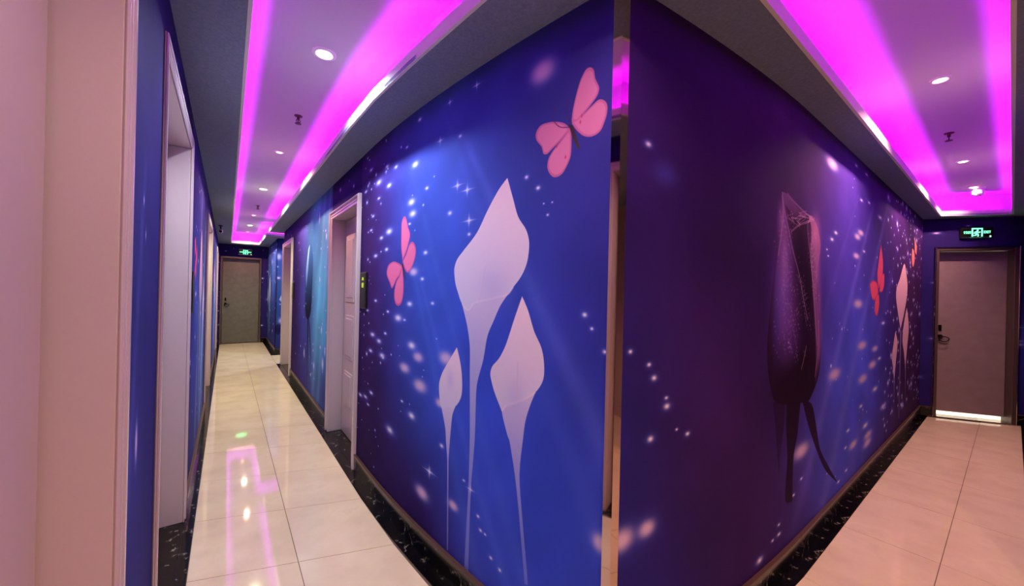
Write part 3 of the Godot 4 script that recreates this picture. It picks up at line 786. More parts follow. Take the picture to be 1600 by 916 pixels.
func floor_and_tiles() -> void:
	var f := structure("floor", "polished cream stone tiles with a black marble border")
	var st := new_st()
	prism(st, PackedVector2Array([Vector2(-1.6, -2.15), Vector2(9.2, -2.15), Vector2(9.2, 1.0), Vector2(2.6, 1.0), Vector2(2.6, 11.7), Vector2(-1.6, 11.7)]), -0.12, -0.005)
	obj("grout_bed", st, M.grout, f)
	# left corridor: two tiles across
	var rows := [0.70]
	for k in 30:
		var s := 1.04 + 0.57 * k
		if s < 11.2:
			rows.append(s)
	rows.append(11.45)
	for i in rows.size() - 1:
		var s0: float = rows[i]
		var s1: float = rows[i + 1]
		var first := i == 0
		var last := i == rows.size() - 2
		var e := func(s: float, n: float, straight: bool) -> Vector2: return Vector2(n, s if straight else skewed(s, n))
		for c in [[-0.13, 0.315], [0.315, -1.0]]:
			var r0: float = c[1] if c[1] > 0.0 else block_left(s0) - 0.08
			var r1: float = c[1] if c[1] > 0.0 else block_left(s1) - 0.08
			tile_piece(f, [e.call(s0, c[0], first), e.call(s0, r0, first), e.call(s1, r1, last), e.call(s1, c[0], last)])
	# right corridor
	rows = [0.9]
	for k in 20:
		var n := 0.89 + 0.73 * (k + 1)
		if n < 6.6:
			rows.append(n)
	rows.append(7.02)
	for i in rows.size() - 1:
		var n0: float = rows[i]
		var n1: float = rows[i + 1]
		var last := i == rows.size() - 2
		for c in [[-0.075, 0.215], [0.215, 9.0]]:
			var t0: float = c[1] if c[1] < 8.0 else block_right(n0) - 0.07
			var t1: float = c[1] if c[1] < 8.0 else block_right(n1) - 0.07
			var k0: float = n1 + (0.32 - 0.635 * (c[0] - 0.1)) * 1.0 if last else n1
			var k1: float = n1 + (0.32 - 0.635 * (t1 - 0.1)) * 1.0 if last else n1
			tile_piece(f, [Vector2(n0, c[0]), Vector2(k0, c[0]), Vector2(k1, t1), Vector2(n0, t0)])
	# the turn of the corridor and the lobby behind
	tile_piece(f, [Vector2(-0.13, -0.075), Vector2(0.38, -0.075), Vector2(0.38, 0.70), Vector2(-0.13, 0.70)])
	tile_piece(f, [Vector2(0.38, -0.075), Vector2(0.9, -0.075), Vector2(0.9, 0.70), Vector2(0.38, 0.70)])
	for i in 6:
		for j in 3:
			var n := -1.45 + 0.7417 * i
			var s := -0.075 - 0.64 * j
			tile_piece(f, [Vector2(n, s - 0.64), Vector2(n + 0.7417, s - 0.64), Vector2(n + 0.7417, s), Vector2(n, s)])
	# side passage
	for k in 2:
		tile_piece(f, [Vector2(0.742 + 0.8 * k, 8.0 if k else 8.14), Vector2(1.542 + 0.8 * k, 8.14), Vector2(1.542 + 0.8 * k, 9.18), Vector2(0.742 + 0.8 * k, 9.18)])
	border(f, path_a(0.80, 8.12), 1.0, 0.08)
	border(f, [Vector2(0.82, 9.18), Vector2(0.82, 11.45)], 1.0, 0.08)
	border(f, [Vector2(2.4, 9.25), Vector2(0.74, 9.25)], 1.0, 0.07)
	border(f, path_b(1.0, 6.88), -1.0, 0.07)
	border(f, [Vector2(LEFT_WALL, 0.0), Vector2(LEFT_WALL, 11.45)], -1.0, 0.056)
	border(f, [Vector2(3.0, RIGHT_WALL), Vector2(7.42, RIGHT_WALL)], 1.0, 0.075)
	border(f, [Vector2(6.88, 0.69), Vector2(7.42, -0.16)], -1.0, 0.05)

# ---------------------------------------------------------------- walls and their printed murals
func print_calla() -> StandardMaterial3D:
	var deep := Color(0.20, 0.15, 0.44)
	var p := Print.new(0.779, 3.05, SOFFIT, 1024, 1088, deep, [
		[1.75, 1.35, 0.75, 1.15, Color(0.25, 0.38, 0.82), 0.95],  # printed blue, with the bright pool of the downlight worked into the ink
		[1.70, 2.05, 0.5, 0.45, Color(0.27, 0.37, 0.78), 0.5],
		[1.25, 0.75, 0.55, 0.8, Color(0.22, 0.34, 0.88), 0.9],  # this blue and the next are brightened to replace weak light by the corner
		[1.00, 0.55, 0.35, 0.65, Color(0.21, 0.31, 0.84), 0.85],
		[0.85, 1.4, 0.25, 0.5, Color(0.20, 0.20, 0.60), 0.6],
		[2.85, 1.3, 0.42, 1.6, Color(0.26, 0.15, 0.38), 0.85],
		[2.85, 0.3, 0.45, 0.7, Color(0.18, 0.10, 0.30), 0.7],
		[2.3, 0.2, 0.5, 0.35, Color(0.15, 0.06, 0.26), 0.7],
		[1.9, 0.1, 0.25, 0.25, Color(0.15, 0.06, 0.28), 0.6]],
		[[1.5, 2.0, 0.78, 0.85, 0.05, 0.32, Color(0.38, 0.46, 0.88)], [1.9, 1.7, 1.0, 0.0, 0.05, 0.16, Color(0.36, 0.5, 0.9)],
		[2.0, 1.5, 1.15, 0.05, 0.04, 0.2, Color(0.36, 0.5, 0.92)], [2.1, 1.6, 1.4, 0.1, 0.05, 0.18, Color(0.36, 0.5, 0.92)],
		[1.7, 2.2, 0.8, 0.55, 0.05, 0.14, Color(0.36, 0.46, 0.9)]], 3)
	for i in range(0, STARS_CALLA.size(), 5):
		p.star(STARS_CALLA[i], STARS_CALLA[i + 1], STARS_CALLA[i + 2], STARS_CALLA[i + 3], int(STARS_CALLA[i + 4]), 0.75 if STARS_CALLA[i + 4] >= 2 else 0.1)
	p.scatter(rng, 60, 2.45, 3.05, 0.15, 2.4, 0.014)
	p.scatter(rng, 14, 1.5, 2.4, 0.6, 2.3, 0.012)
	var petal := Color(0.93, 0.84, 0.92)
	var throat := Color(0.82, 0.82, 0.96)
	var tube_ink := Color(0.62, 0.68, 0.96)
	for e in [[FUNNEL_SMALL, LILY_SMALL], [FUNNEL_TALL, LILY_TALL], [FUNNEL_MID, LILY_MID]]:
		p.shape(e[0], Color(0.88, 0.84, 0.95), tube_ink, 0.9, 0.4)
		p.shape(e[1], petal, throat, 1.0, 0.97)
	# rims and creases drawn in the print
	p.line(LILY_TALL.slice(14, 28), 0.008, Color(0.97, 0.92, 0.98), 0.45)
	p.line(LILY_MID.slice(12, 22), 0.008, Color(0.98, 0.9, 0.95), 0.45)
	p.line([1.41, 1.52, 1.43, 1.42, 1.45, 1.36], 0.012, Color(0.82, 0.76, 0.9), 0.35)
	for q in [[1.36, 1.43, 0.10, 0.10], [1.21, 0.98, 0.06, 0.09], [1.66, 0.97, 0.03, 0.05]]:
		p.tone(q[0], q[1], q[2], q[3], Color(0.66, 0.64, 0.92), 0.35)
	p.line([1.20, 1.12, 1.20, 1.04, 1.205, 0.98], 0.010, Color(0.80, 0.74, 0.88), 0.5)
	p.butterfly(BUTTERFLY_BIG, Color(0.80, 0.50, 0.69), Color(0.74, 0.42, 0.62))
	p.butterfly(BUTTERFLY_SLIM, Color(0.88, 0.46, 0.64), Color(0.80, 0.36, 0.58))
	p.line([0.975, 2.005, 1.02, 2.02, 1.05, 2.06, 1.04, 2.10], 0.004, Color(0.3, 0.18, 0.4), 0.8)
	p.line([0.97, 2.01, 0.99, 2.07, 0.975, 2.12], 0.004, Color(0.3, 0.18, 0.4), 0.8)
	for q in [[0.925, 2.03], [0.93, 2.01], [0.99, 1.9], [1.03, 1.95]]:
		p.shape([q[0] - 0.004, q[1], q[0], q[1] + 0.01, q[0] + 0.004, q[1], q[0], q[1] - 0.008], Color(0.72, 0.2, 0.38), Color(0.72, 0.2, 0.38), 0.8, 0.8)
	return p.material()

func print_rose() -> StandardMaterial3D:
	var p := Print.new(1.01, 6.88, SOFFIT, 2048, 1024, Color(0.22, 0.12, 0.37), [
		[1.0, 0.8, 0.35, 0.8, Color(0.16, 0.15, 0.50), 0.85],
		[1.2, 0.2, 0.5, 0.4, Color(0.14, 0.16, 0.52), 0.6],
		[2.3, 2.1, 0.7, 0.5, Color(0.30, 0.14, 0.38), 0.6],  # reddish downlight scallop painted into the print
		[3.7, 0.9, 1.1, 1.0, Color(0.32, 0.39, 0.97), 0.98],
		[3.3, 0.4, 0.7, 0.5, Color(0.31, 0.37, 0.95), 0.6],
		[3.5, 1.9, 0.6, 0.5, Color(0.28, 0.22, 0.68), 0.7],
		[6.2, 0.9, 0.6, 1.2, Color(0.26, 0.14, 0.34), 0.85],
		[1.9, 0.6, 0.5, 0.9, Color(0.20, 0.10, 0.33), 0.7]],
		[[3.9, 1.9, 2.7, 0.5, 0.07, 0.32, Color(0.52, 0.52, 0.98)], [4.4, 1.9, 3.0, 0.2, 0.09, 0.32, Color(0.52, 0.52, 0.98)],
		[4.9, 1.6, 3.5, 0.1, 0.10, 0.22, Color(0.44, 0.40, 0.85)], [3.5, 2.0, 2.6, 1.0, 0.05, 0.15, Color(0.44, 0.38, 0.8)]], 8)
	for i in range(0, STARS_ROSE.size(), 5):
		p.star(STARS_ROSE[i], STARS_ROSE[i + 1], STARS_ROSE[i + 2], STARS_ROSE[i + 3], int(STARS_ROSE[i + 4]), 0.8 if STARS_ROSE[i + 4] >= 2 else 0.25)
	p.scatter(rng, 230, 4.7, 6.85, 0.2, 2.4, 0.034)
	p.scatter(rng, 40, 3.0, 4.7, 0.2, 2.3, 0.014)
	for e in FAR_STEMS:
		p.shape(e, Color(0.7, 0.6, 0.75), Color(0.45, 0.36, 0.6), 0.8, 0.4)
	for e in FAR_LILIES:
		p.shape(e, Color(0.90, 0.74, 0.78), Color(0.84, 0.70, 0.80), 0.95, 0.95)
	p.butterfly(FAR_BUTTERFLY.slice(0, 4), Color(0.9, 0.38, 0.5), Color(0.82, 0.26, 0.42))
	p.shape([6.25, 2.14, 6.42, 2.05, 6.40, 1.95, 6.28, 1.98], Color(0.95, 0.6, 0.45), Color(0.9, 0.5, 0.45), 0.95, 0.95)
	p.shape([6.22, 1.98, 6.10, 2.0, 6.08, 1.88, 6.18, 1.80, 6.28, 1.90], Color(0.95, 0.62, 0.5), Color(0.9, 0.5, 0.45), 0.95, 0.95)
	# the bud
	var dark := Color(0.14, 0.06, 0.19)
	p.shape(ROSE_LEAF_SLIM, Color(0.17, 0.08, 0.24), dark, 0.75, 0.4)
	p.shape(ROSE_LEAF, dark, dark, 0.95, 0.8)
	p.shape(ROSE_STEM, Color(0.13, 0.06, 0.17), dark, 0.95, 0.8)
	p.shape(ROSE, Color(0.24, 0.12, 0.33), Color(0.13, 0.06, 0.15), 0.96, 1.0)
	p.shape(ROSE_TOP, Color(0.50, 0.34, 0.58), Color(0.30, 0.16, 0.40), 0.8, 0.8)
	p.shape(ROSE_FRONT, Color(0.46, 0.30, 0.60), Color(0.16, 0.08, 0.24), 0.85, 0.75)
	p.shape(ROSE_HEART, Color(0.22, 0.10, 0.28), Color(0.15, 0.07, 0.20), 0.9, 0.85)
	p.shape(ROSE_RIGHT, Color(0.62, 0.42, 0.62), Color(0.34, 0.22, 0.46), 0.85, 0.75)
	for e in ROSE_TONES:
		p.tone(e[0], e[1], e[2] * 1.2, e[3] * 1.1, Color(e[4], e[5], e[6] * 1.15), minf(e[7] * 1.5, 0.9))
	p.tone(2.20, 1.42, 0.11, 0.26, Color(0.44, 0.36, 0.80), 0.6)
	p.tone(2.22, 1.62, 0.05, 0.2, Color(0.66, 0.50, 0.74), 0.5)
	for i in range(0, ROSE_DEW.size(), 2):
		p.tone(ROSE_DEW[i], ROSE_DEW[i + 1], 0.007, 0.005, Color(0.78, 0.66, 0.88), 0.36)
		p.tone(ROSE_DEW[i] + 0.017, ROSE_DEW[i + 1] - 0.023, 0.006, 0.004, Color(0.78, 0.66, 0.88), 0.3)
	for e in ROSE_EDGES:
		p.line(e, 0.012, Color(0.76, 0.58, 0.78), 0.4)
	for e in ROSE_FRILL:
		p.line(e, 0.004, Color(0.80, 0.64, 0.80), 0.4)
	return p.material()

func print_blue_rose() -> StandardMaterial3D:
	var p := Print.new(4.0, 6.9, SOFFIT, 768, 640, Color(0.22, 0.14, 0.42), [
		[4.55, 1.2, 0.8, 1.2, Color(0.36, 0.74, 0.95), 0.97], [4.95, 2.2, 0.5, 0.5, Color(0.40, 0.72, 0.98), 0.8],
		[5.8, 0.9, 0.6, 0.9, Color(0.22, 0.24, 0.62), 0.7], [6.5, 1.2, 0.4, 1.5, Color(0.17, 0.10, 0.34), 0.8], [4.2, 0.3, 0.5, 0.3, Color(0.20, 0.16, 0.46), 0.6]],
		[[4.5, 2.2, 4.9, 0.4, 0.1, 0.25, Color(0.62, 0.86, 1.0)], [4.2, 2.3, 4.6, 0.3, 0.08, 0.25, Color(0.62, 0.86, 1.0)]], 21)
	p.shape([5.35, 1.95, 5.2, 1.9, 5.1, 1.7, 5.12, 1.4, 5.15, 1.15, 5.3, 1.02, 5.55, 1.05, 5.62, 1.3, 5.6, 1.6, 5.45, 1.9], Color(0.28, 0.44, 0.78), Color(0.05, 0.06, 0.16), 0.95, 0.97)
	p.shape([5.35, 1.95, 5.45, 1.9, 5.6, 1.6, 5.55, 1.4, 5.45, 1.6, 5.4, 1.8], Color(0.80, 0.92, 1.0), Color(0.30, 0.44, 0.78), 0.9, 0.7)
	p.shape([5.3, 1.04, 5.4, 1.04, 5.38, 0.6, 5.36, 0.2, 5.33, 0.2, 5.32, 0.6], Color(0.10, 0.10, 0.25), Color(0.13, 0.14, 0.36), 0.95, 0.6)
	p.shape([5.28, 1.04, 5.2, 0.9, 5.08, 0.55, 5.04, 0.4, 5.14, 0.62, 5.25, 0.86], Color(0.10, 0.10, 0.25), Color(0.13, 0.14, 0.36), 0.95, 0.7)
	for q in [[4.75, 2.2, 0.05, 0.09], [4.35, 1.95, 0.04, 0.05], [4.5, 0.95, 0.05, 0.06], [4.4, 0.6, 0.07, 0.09], [5.6, 0.55, 0.05, 0.08], [4.3, 0.75, 0.04, 0.07], [4.9, 0.5, 0.05, 0.05], [4.65, 1.5, 0.04, 0.05]]:
		p.star(q[0], q[1], q[2], q[3], 2, 0.0)
	p.scatter(rng, 45, 4.05, 5.2, 0.2, 2.35, 0.024)
	p.scatter(rng, 25, 5.2, 6.8, 0.2, 2.35, 0.016)
	return p.material()

# the left-hand wall: pale flowers and streaks of light on blue
func print_left() -> StandardMaterial3D:
	var p := Print.new(1.2, 5.3, SOFFIT, 1024, 608, Color(0.17, 0.13, 0.38), [
		[1.35, 1.1, 0.45, 1.3, Color(0.22, 0.23, 0.50), 0.95], [3.7, 1.2, 0.7, 1.2, Color(0.26, 0.36, 0.78), 0.9], [4.6, 0.8, 0.5, 1.0, Color(0.40, 0.58, 0.86), 0.85], [2.6, 1.2, 0.6, 1.4, Color(0.18, 0.12, 0.40), 0.7]],
		[[1.42, 1.6, 1.30, 0.9, 0.03, 0.3, Color(0.4, 0.46, 0.86)], [4.2, 2.0, 3.9, 0.3, 0.1, 0.35, Color(0.6, 0.75, 0.96)], [4.9, 1.9, 4.5, 0.3, 0.1, 0.35, Color(0.7, 0.84, 0.98)]], 17)
	p.star(1.395, 0.98, 0.02, 0.07, 2, 0.5)
	p.star(1.35, 2.38, 0.02, 0.05, 2, 0.3)
	p.star(1.43, 1.63, 0.008, 0.02, 0, 0.2)
	p.star(1.47, 1.54, 0.006, 0.02, 0, 0.2)
	p.star(1.38, 0.5, 0.02, 0.06, 2, 0.2)
	p.scatter(rng, 40, 3.2, 5.2, 0.3, 2.3, 0.03)
	p.butterfly([[3.55, 1.66, 3.5, 1.75, 3.42, 1.72, 3.45, 1.6], [3.56, 1.64, 3.66, 1.7, 3.7, 1.6, 3.6, 1.52], [3.55, 1.62, 3.48, 1.55, 3.46, 1.46, 3.54, 1.5], [3.57, 1.6, 3.62, 1.5, 3.58, 1.42, 3.55, 1.5]], Color(0.92, 0.4, 0.66), Color(0.84, 0.28, 0.55))
	p.shape([4.25, 1.9, 4.4, 1.6, 4.45, 1.4, 4.32, 1.2, 4.28, 0.6, 4.25, 0.2, 4.22, 0.6, 4.2, 1.2, 4.05, 1.4, 4.1, 1.6], Color(0.94, 0.80, 0.88), Color(0.66, 0.72, 0.95), 0.95, 0.5)
	p.shape([4.75, 1.5, 4.86, 1.2, 4.8, 1.0, 4.77, 0.3, 4.73, 0.3, 4.7, 1.0, 4.62, 1.2], Color(0.94, 0.84, 0.9), Color(0.66, 0.74, 0.95), 0.95, 0.5)
	return p.material()

func print_stars() -> StandardMaterial3D:
	var p := Print.new(0.0, 2.4, SOFFIT, 512, 512, Color(0.16, 0.11, 0.34), [[0.4, 1.2, 0.5, 1.2, Color(0.18, 0.16, 0.46), 0.8], [1.9, 0.8, 0.4, 1.0, Color(0.16, 0.22, 0.60), 0.7]], [[2.2, 2.0, 1.7, 0.6, 0.06, 0.2, Color(0.4, 0.5, 0.9)]], 41)
	p.scatter(rng, 55, 0.05, 2.35, 0.2, 2.4, 0.03)
	for i in 9:
		p.star(rng.randf_range(0.1, 2.3), rng.randf_range(0.4, 2.3), 0.03, 0.03, 1, 0.5)
	return p.material()

func print_teal() -> StandardMaterial3D:
	var p := Print.new(0.0, 2.4, SOFFIT, 384, 384, Color(0.16, 0.16, 0.42), [[0.5, 1.3, 0.5, 1.0, Color(0.26, 0.52, 0.78), 0.9], [1.5, 1.6, 0.5, 0.8, Color(0.26, 0.40, 0.78), 0.8]], [], 43)
	p.shape([0.75, 1.7, 0.95, 1.3, 0.85, 1.0, 0.8, 0.3, 0.74, 0.3, 0.7, 1.0, 0.58, 1.3], Color(0.92, 0.9, 0.92), Color(0.5, 0.66, 0.9), 0.95, 0.5)
	p.shape([0.25, 1.4, 0.45, 1.15, 0.3, 0.95, 0.15, 1.15], Color(0.88, 0.92, 0.96), Color(0.7, 0.8, 0.95), 0.9, 0.8)
	p.shape([0.05, 0.5, 0.35, 1.0, 0.4, 0.9, 0.15, 0.4], Color(0.08, 0.1, 0.22), Color(0.1, 0.12, 0.3), 0.9, 0.8)
	p.scatter(rng, 50, 0.05, 2.35, 0.2, 2.4, 0.035)
	for q in [[0.12, 2.05], [0.3, 1.75], [1.2, 2.0], [0.2, 0.7]]:
		p.star(q[0], q[1], 0.07, 0.09, 2, 0.0)
	return p.material()

func walls() -> void:
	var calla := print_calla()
	var rose := print_rose()
	var blue_rose := print_blue_rose()
	var left := print_left()
	var stars := print_stars()
	var teal := print_teal()
	# block between the corridors, left-hand face
	var w := structure("wall_block_left", "blue mural wall with white calla lilies and pink butterflies")
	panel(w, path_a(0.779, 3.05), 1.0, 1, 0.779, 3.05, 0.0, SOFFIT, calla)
	panel(w, path_a(3.05, 4.08), 1.0, 1, 3.05, 5.45, 2.15, SOFFIT, stars, "lintel")
	panel(w, path_a(4.08, 6.85), 1.0, 1, 4.0, 6.9, 0.0, SOFFIT, blue_rose)
	panel(w, path_a(6.85, 8.05), 1.0, 1, 6.85, 9.25, 2.2, SOFFIT, stars, "lintel")
	panel(w, path_a(8.05, 8.12), 1.0, 1, 8.0, 10.4, 0.0, SOFFIT, stars)
	panel(w, [Vector2(0.82, 9.256), Vector2(0.82, 11.45)], 1.0, 1, 11.6, 9.2, 0.0, SOFFIT, teal)
	# right-hand face
	w = structure("wall_block_right", "dark violet mural wall with a giant rose bud")
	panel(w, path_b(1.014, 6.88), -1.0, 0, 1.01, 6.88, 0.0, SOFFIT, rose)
	# side passage
	w = structure("wall_passage", "blue mural wall inside the side passage")
	panel(w, [Vector2(0.82, 9.25), Vector2(2.4, 9.25)], -1.0, 0, 0.72, 3.1, 0.0, SOFFIT, teal)
	panel(w, [Vector2(0.94, 8.12), Vector2(2.4, 8.12)], 1.0, 0, 0.0, 2.4, 0.0, SOFFIT, stars)
	panel(w, [Vector2(2.4, 8.0), Vector2(2.4, 9.37)], 1.0, 1, 8.0, 10.4, 0.0, SOFFIT, stars)
	# left-hand wall of the left corridor
	w = structure("wall_left", "blue mural wall with white doors along the left corridor")
	for g in [[0.0, 0.2, stars, 0.0], [1.21, 1.73, left, 1.2], [2.98, 5.3, left, 1.2], [6.8, 9.6, left, 5.5], [10.8, 11.45, stars, 10.0]]:
		var to: float = g[3] + (4.1 if g[2] == left else 2.4)
		panel(w, [Vector2(LEFT_WALL, g[0]), Vector2(LEFT_WALL, g[1])], -1.0, 1, g[3], to, 0.0, SOFFIT, g[2])
	for g in [[0.2, 1.21, 2.26], [1.73, 2.98, 2.26], [5.3, 6.8, 2.2], [9.6, 10.8, 2.2]]:
		panel(w, [Vector2(LEFT_WALL, g[0]), Vector2(LEFT_WALL, g[1])], -1.0, 1, g[0], g[0] + 2.4, g[2], SOFFIT, stars, "lintel")
	# end of the left corridor
	w = structure("wall_end_left", "dark starry wall around the door at the end of the left corridor")
	panel(w, [Vector2(-0.3, 11.45), Vector2(-0.145, 11.45)], -1.0, 0, -0.3, 2.1, 0.0, SOFFIT, stars)
	panel(w, [Vector2(-0.145, 11.45), Vector2(0.685, 11.45)], -1.0, 0, -0.3, 2.1, 2.13, SOFFIT, stars, "lintel")
	panel(w, [Vector2(0.685, 11.45), Vector2(0.94, 11.45)], -1.0, 0, 0.3, 2.7, 0.0, SOFFIT, stars)
	# end of the right corridor
	w = structure("wall_end_right", "violet starry wall around the door at the end of the right corridor")
	var a := Vector2(6.88, 0.69)
	var e := (Vector2(7.42, -0.16) - a).normalized()
	panel(w, [a - e * 0.1, a + e * 0.116], -1.0, 0, 6.7, 9.1, 0.0, SOFFIT, stars)
	panel(w, [a + e * 0.116, a + e * 0.863], -1.0, 0, 6.7, 9.1, 2.08, SOFFIT, stars, "lintel")
	panel(w, [a + e * 0.863, a + e * 1.1], -1.0, 0, 5.5, 7.9, 0.0, SOFFIT, stars)
	w = structure("wall_right", "starry mural wall along the right corridor")
	panel(w, [Vector2(3.0, RIGHT_WALL), Vector2(7.5, RIGHT_WALL)], 1.0, 0, 3.0, 5.4, 0.0, SOFFIT, stars)
	# the lobby behind
	w = structure("wall_lobby", "plain painted walls of the lobby")
	for g in [[Vector2(3.0, -0.15), Vector2(3.0, -2.1)], [Vector2(3.1, -2.0), Vector2(-1.55, -2.0)], [Vector2(-1.45, -2.1), Vector2(-1.45, 0.12)], [Vector2(-1.55, 0.0), Vector2(-0.186, 0.0)]]:
		panel(w, g, -1.0, 0, 0.0, 2.4, 0.0, SOFFIT, M.lobby_wall, "painted_wall")
	# skirting
	var b := structure("baseboard_block_left", "black marble skirting with a bronze top edge")
	skirting(b, path_a(0.808, 3.05), 1.0)
	skirting(b, path_a(4.08, 6.85), 1.0)
	skirting(b, [Vector2(0.82, 9.25), Vector2(0.82, 11.45)], 1.0)
	b = structure("baseboard_block_right", "black marble skirting under the rose mural")
	skirting(b, path_b(1.042, 6.88), -1.0)
	b = structure("baseboard_left", "black marble skirting along the left corridor")
	for g in [[0.0, 0.2], [1.21, 1.73], [2.98, 5.3], [6.8, 9.6], [10.8, 11.45]]:
		skirting(b, [Vector2(LEFT_WALL, g[0]), Vector2(LEFT_WALL, g[1])], -1.0)
	b = structure("baseboard_end", "black marble skirting at the corridor ends")
	skirting(b, [Vector2(0.685, 11.45), Vector2(0.82, 11.45)], -1.0)
	skirting(b, [Vector2(0.805, 9.25), Vector2(2.4, 9.25)], -1.0)
	skirting(b, [a, a + e * 0.116], -1.0)
	skirting(b, [a + e * 0.863, a + e * 1.0], -1.0)
	b = structure("baseboard_right", "black marble skirting along the right corridor")
	skirting(b, [Vector2(3.0, RIGHT_WALL), Vector2(7.42, RIGHT_WALL)], 1.0)

# ---------------------------------------------------------------- ceiling
func ceiling_and_coves() -> void:
	var mouth := PackedVector2Array([Vector2(0.055, 0.02), Vector2(7.12, 0.02), Vector2(6.74, 0.525), Vector2(1.45, 0.525), Vector2(1.05, 0.535), Vector2(0.79, 0.56), Vector2(0.745, 0.75), Vector2(0.71, 1.0), Vector2(0.676, 1.33), Vector2(0.64, 1.7), Vector2(0.61, 2.1), Vector2(0.598, 2.6), Vector2(0.597, 8.3), Vector2(1.7, 8.3), Vector2(1.7, 8.95), Vector2(0.597, 8.95), Vector2(0.597, 11.05), Vector2(0.055, 11.05)])
	var c := structure("ceiling", "grey papered ceiling border around lit coves with a white ceiling inside")
	var st := new_st()
	var halves := [PackedVector2Array([Vector2(-1.6, 5.0), Vector2(2.6, 5.0), Vector2(2.6, 11.7), Vector2(-1.6, 11.7)]), PackedVector2Array([Vector2(-1.6, -2.15), Vector2(7.9, -2.15), Vector2(7.9, 1.0), Vector2(2.6, 1.0), Vector2(2.6, 5.0), Vector2(-1.6, 5.0)])]
	for h in halves:
		for p in Geometry2D.clip_polygons(h, mouth):
			prism(st, p, SOFFIT, SOFFIT + 0.02)
	obj("soffit", st, M.soffit, c)
	st = new_st()
	prism(st, PackedVector2Array([Vector2(-1.6, -2.15), Vector2(7.9, -2.15), Vector2(7.9, 1.2), Vector2(2.6, 1.2), Vector2(2.6, 11.7), Vector2(-1.6, 11.7)]), UPPER, UPPER + 0.1)
	obj("upper_ceiling", st, M.ceiling_white, c)
	var closed := func(p: PackedVector2Array) -> Array:
		var out := []
		for q in p:
			out.append(q)
		out.append(p[0])
		return out
	st = new_st()
	ribbon(st, closed.call(mouth), 1.0, -0.014, 0.0, SOFFIT - 0.002, SOFFIT + 0.058, [], true)
	obj("cove_lip", st, M.lip_white, c)
	var back: PackedVector2Array = Geometry2D.offset_polygon(mouth, 0.12)[0]
	st = new_st()
	ribbon(st, closed.call(back), -1.0 if Geometry2D.is_polygon_clockwise(back) else 1.0, -0.03, 0.0, SOFFIT + 0.02, UPPER, [], true)
	obj("cove_back", st, M.ceiling_white, c)
	# magenta strips lying on the ledge behind the lip
	var runs := [
		["magenta strip hidden in the cove nearest the left corridor's door wall", Vector2(0.031, 0.1), Vector2(0.031, 11.04)],
		["magenta strip hidden in the cove above the calla lily mural", Vector2(0.622, 2.62), Vector2(0.621, 8.26)],
		["magenta strip over the flare of the left cove past the corner", Vector2(0.6635, 1.72), Vector2(0.630, 2.14)],
		["magenta strip over the flare of the left cove nearest the corner", Vector2(0.768, 0.76), Vector2(0.6995, 1.34)],
		["short magenta strip in the left cove between the flare and the straight", Vector2(0.632, 2.15), Vector2(0.622, 2.6)],
		["short magenta strip in the middle of the flare of the left cove", Vector2(0.6995, 1.35), Vector2(0.6637, 1.71)],
		["magenta strip hidden in the cove above the rose bud mural", Vector2(1.2, 0.556), Vector2(6.72, 0.549)],
		["magenta strip hidden in the cove along the outer side of the right corridor", Vector2(0.1, -0.004), Vector2(7.1, -0.004)],
		["short magenta strip across the far end of the left cove", Vector2(0.06, 11.074), Vector2(0.6, 11.074)],
		["short magenta strip across the far end of the right cove", Vector2(7.128, 0.046), Vector2(6.776, 0.515)],
		["magenta strip on the far side of the side passage cove", Vector2(0.63, 8.974), Vector2(1.7, 8.974)],
		["magenta strip on the near side of the side passage cove", Vector2(0.66, 8.276), Vector2(1.7, 8.276)],
		["short magenta strip in the left cove beyond the side passage", Vector2(0.621, 9.0), Vector2(0.621, 11.04)]]
	for r in runs:
		led_strip(r[0], r[1], r[2])

func led_strip(label: String, a: Vector2, b: Vector2) -> void:
	var mid := (a + b) * 0.5
	var dir := (b - a).normalized()
	var long := a.distance_to(b)
	var x := flat(dir, 0)
	var t := thing("led_strip_light", label, "light strip", Transform3D(Basis(x, Vector3.UP, x.cross(Vector3.UP)), flat(mid, SOFFIT + 0.02)), "cove light strips")
	var st := new_st()
	cbox(st, Vector3(0, 0.003, 0), Vector3(long, 0.006, 0.014), 0.001)
	obj("backing_tape", st, M.white_plastic, t)
	st = new_st()
	cbox(st, Vector3(0, 0.008, 0), Vector3(long - 0.01, 0.004, 0.008), 0.001)
	obj("led_diffuser", st, M.led, t)
	var k := maxi(1, int(ceil(long / 2.8)))
	for i in k:
		var l := AreaLight3D.new()
		l.name = "led_glow"
		t.add_child(l, true)
		l.position = Vector3(-long * 0.5 + long * (i + 0.5) / k, 0.014, 0)
		l.rotation_degrees.x = 90
		l.area_size = Vector2(long / k, 0.008)
		l.area_normalize_energy = true
		l.light_color = Color(0.88, 0.0, 1.0)
		l.light_energy = LED_PER_METRE * long / k
		l.area_range = 14.0
		l.shadow_enabled = true

const LED_PER_METRE := 0.45

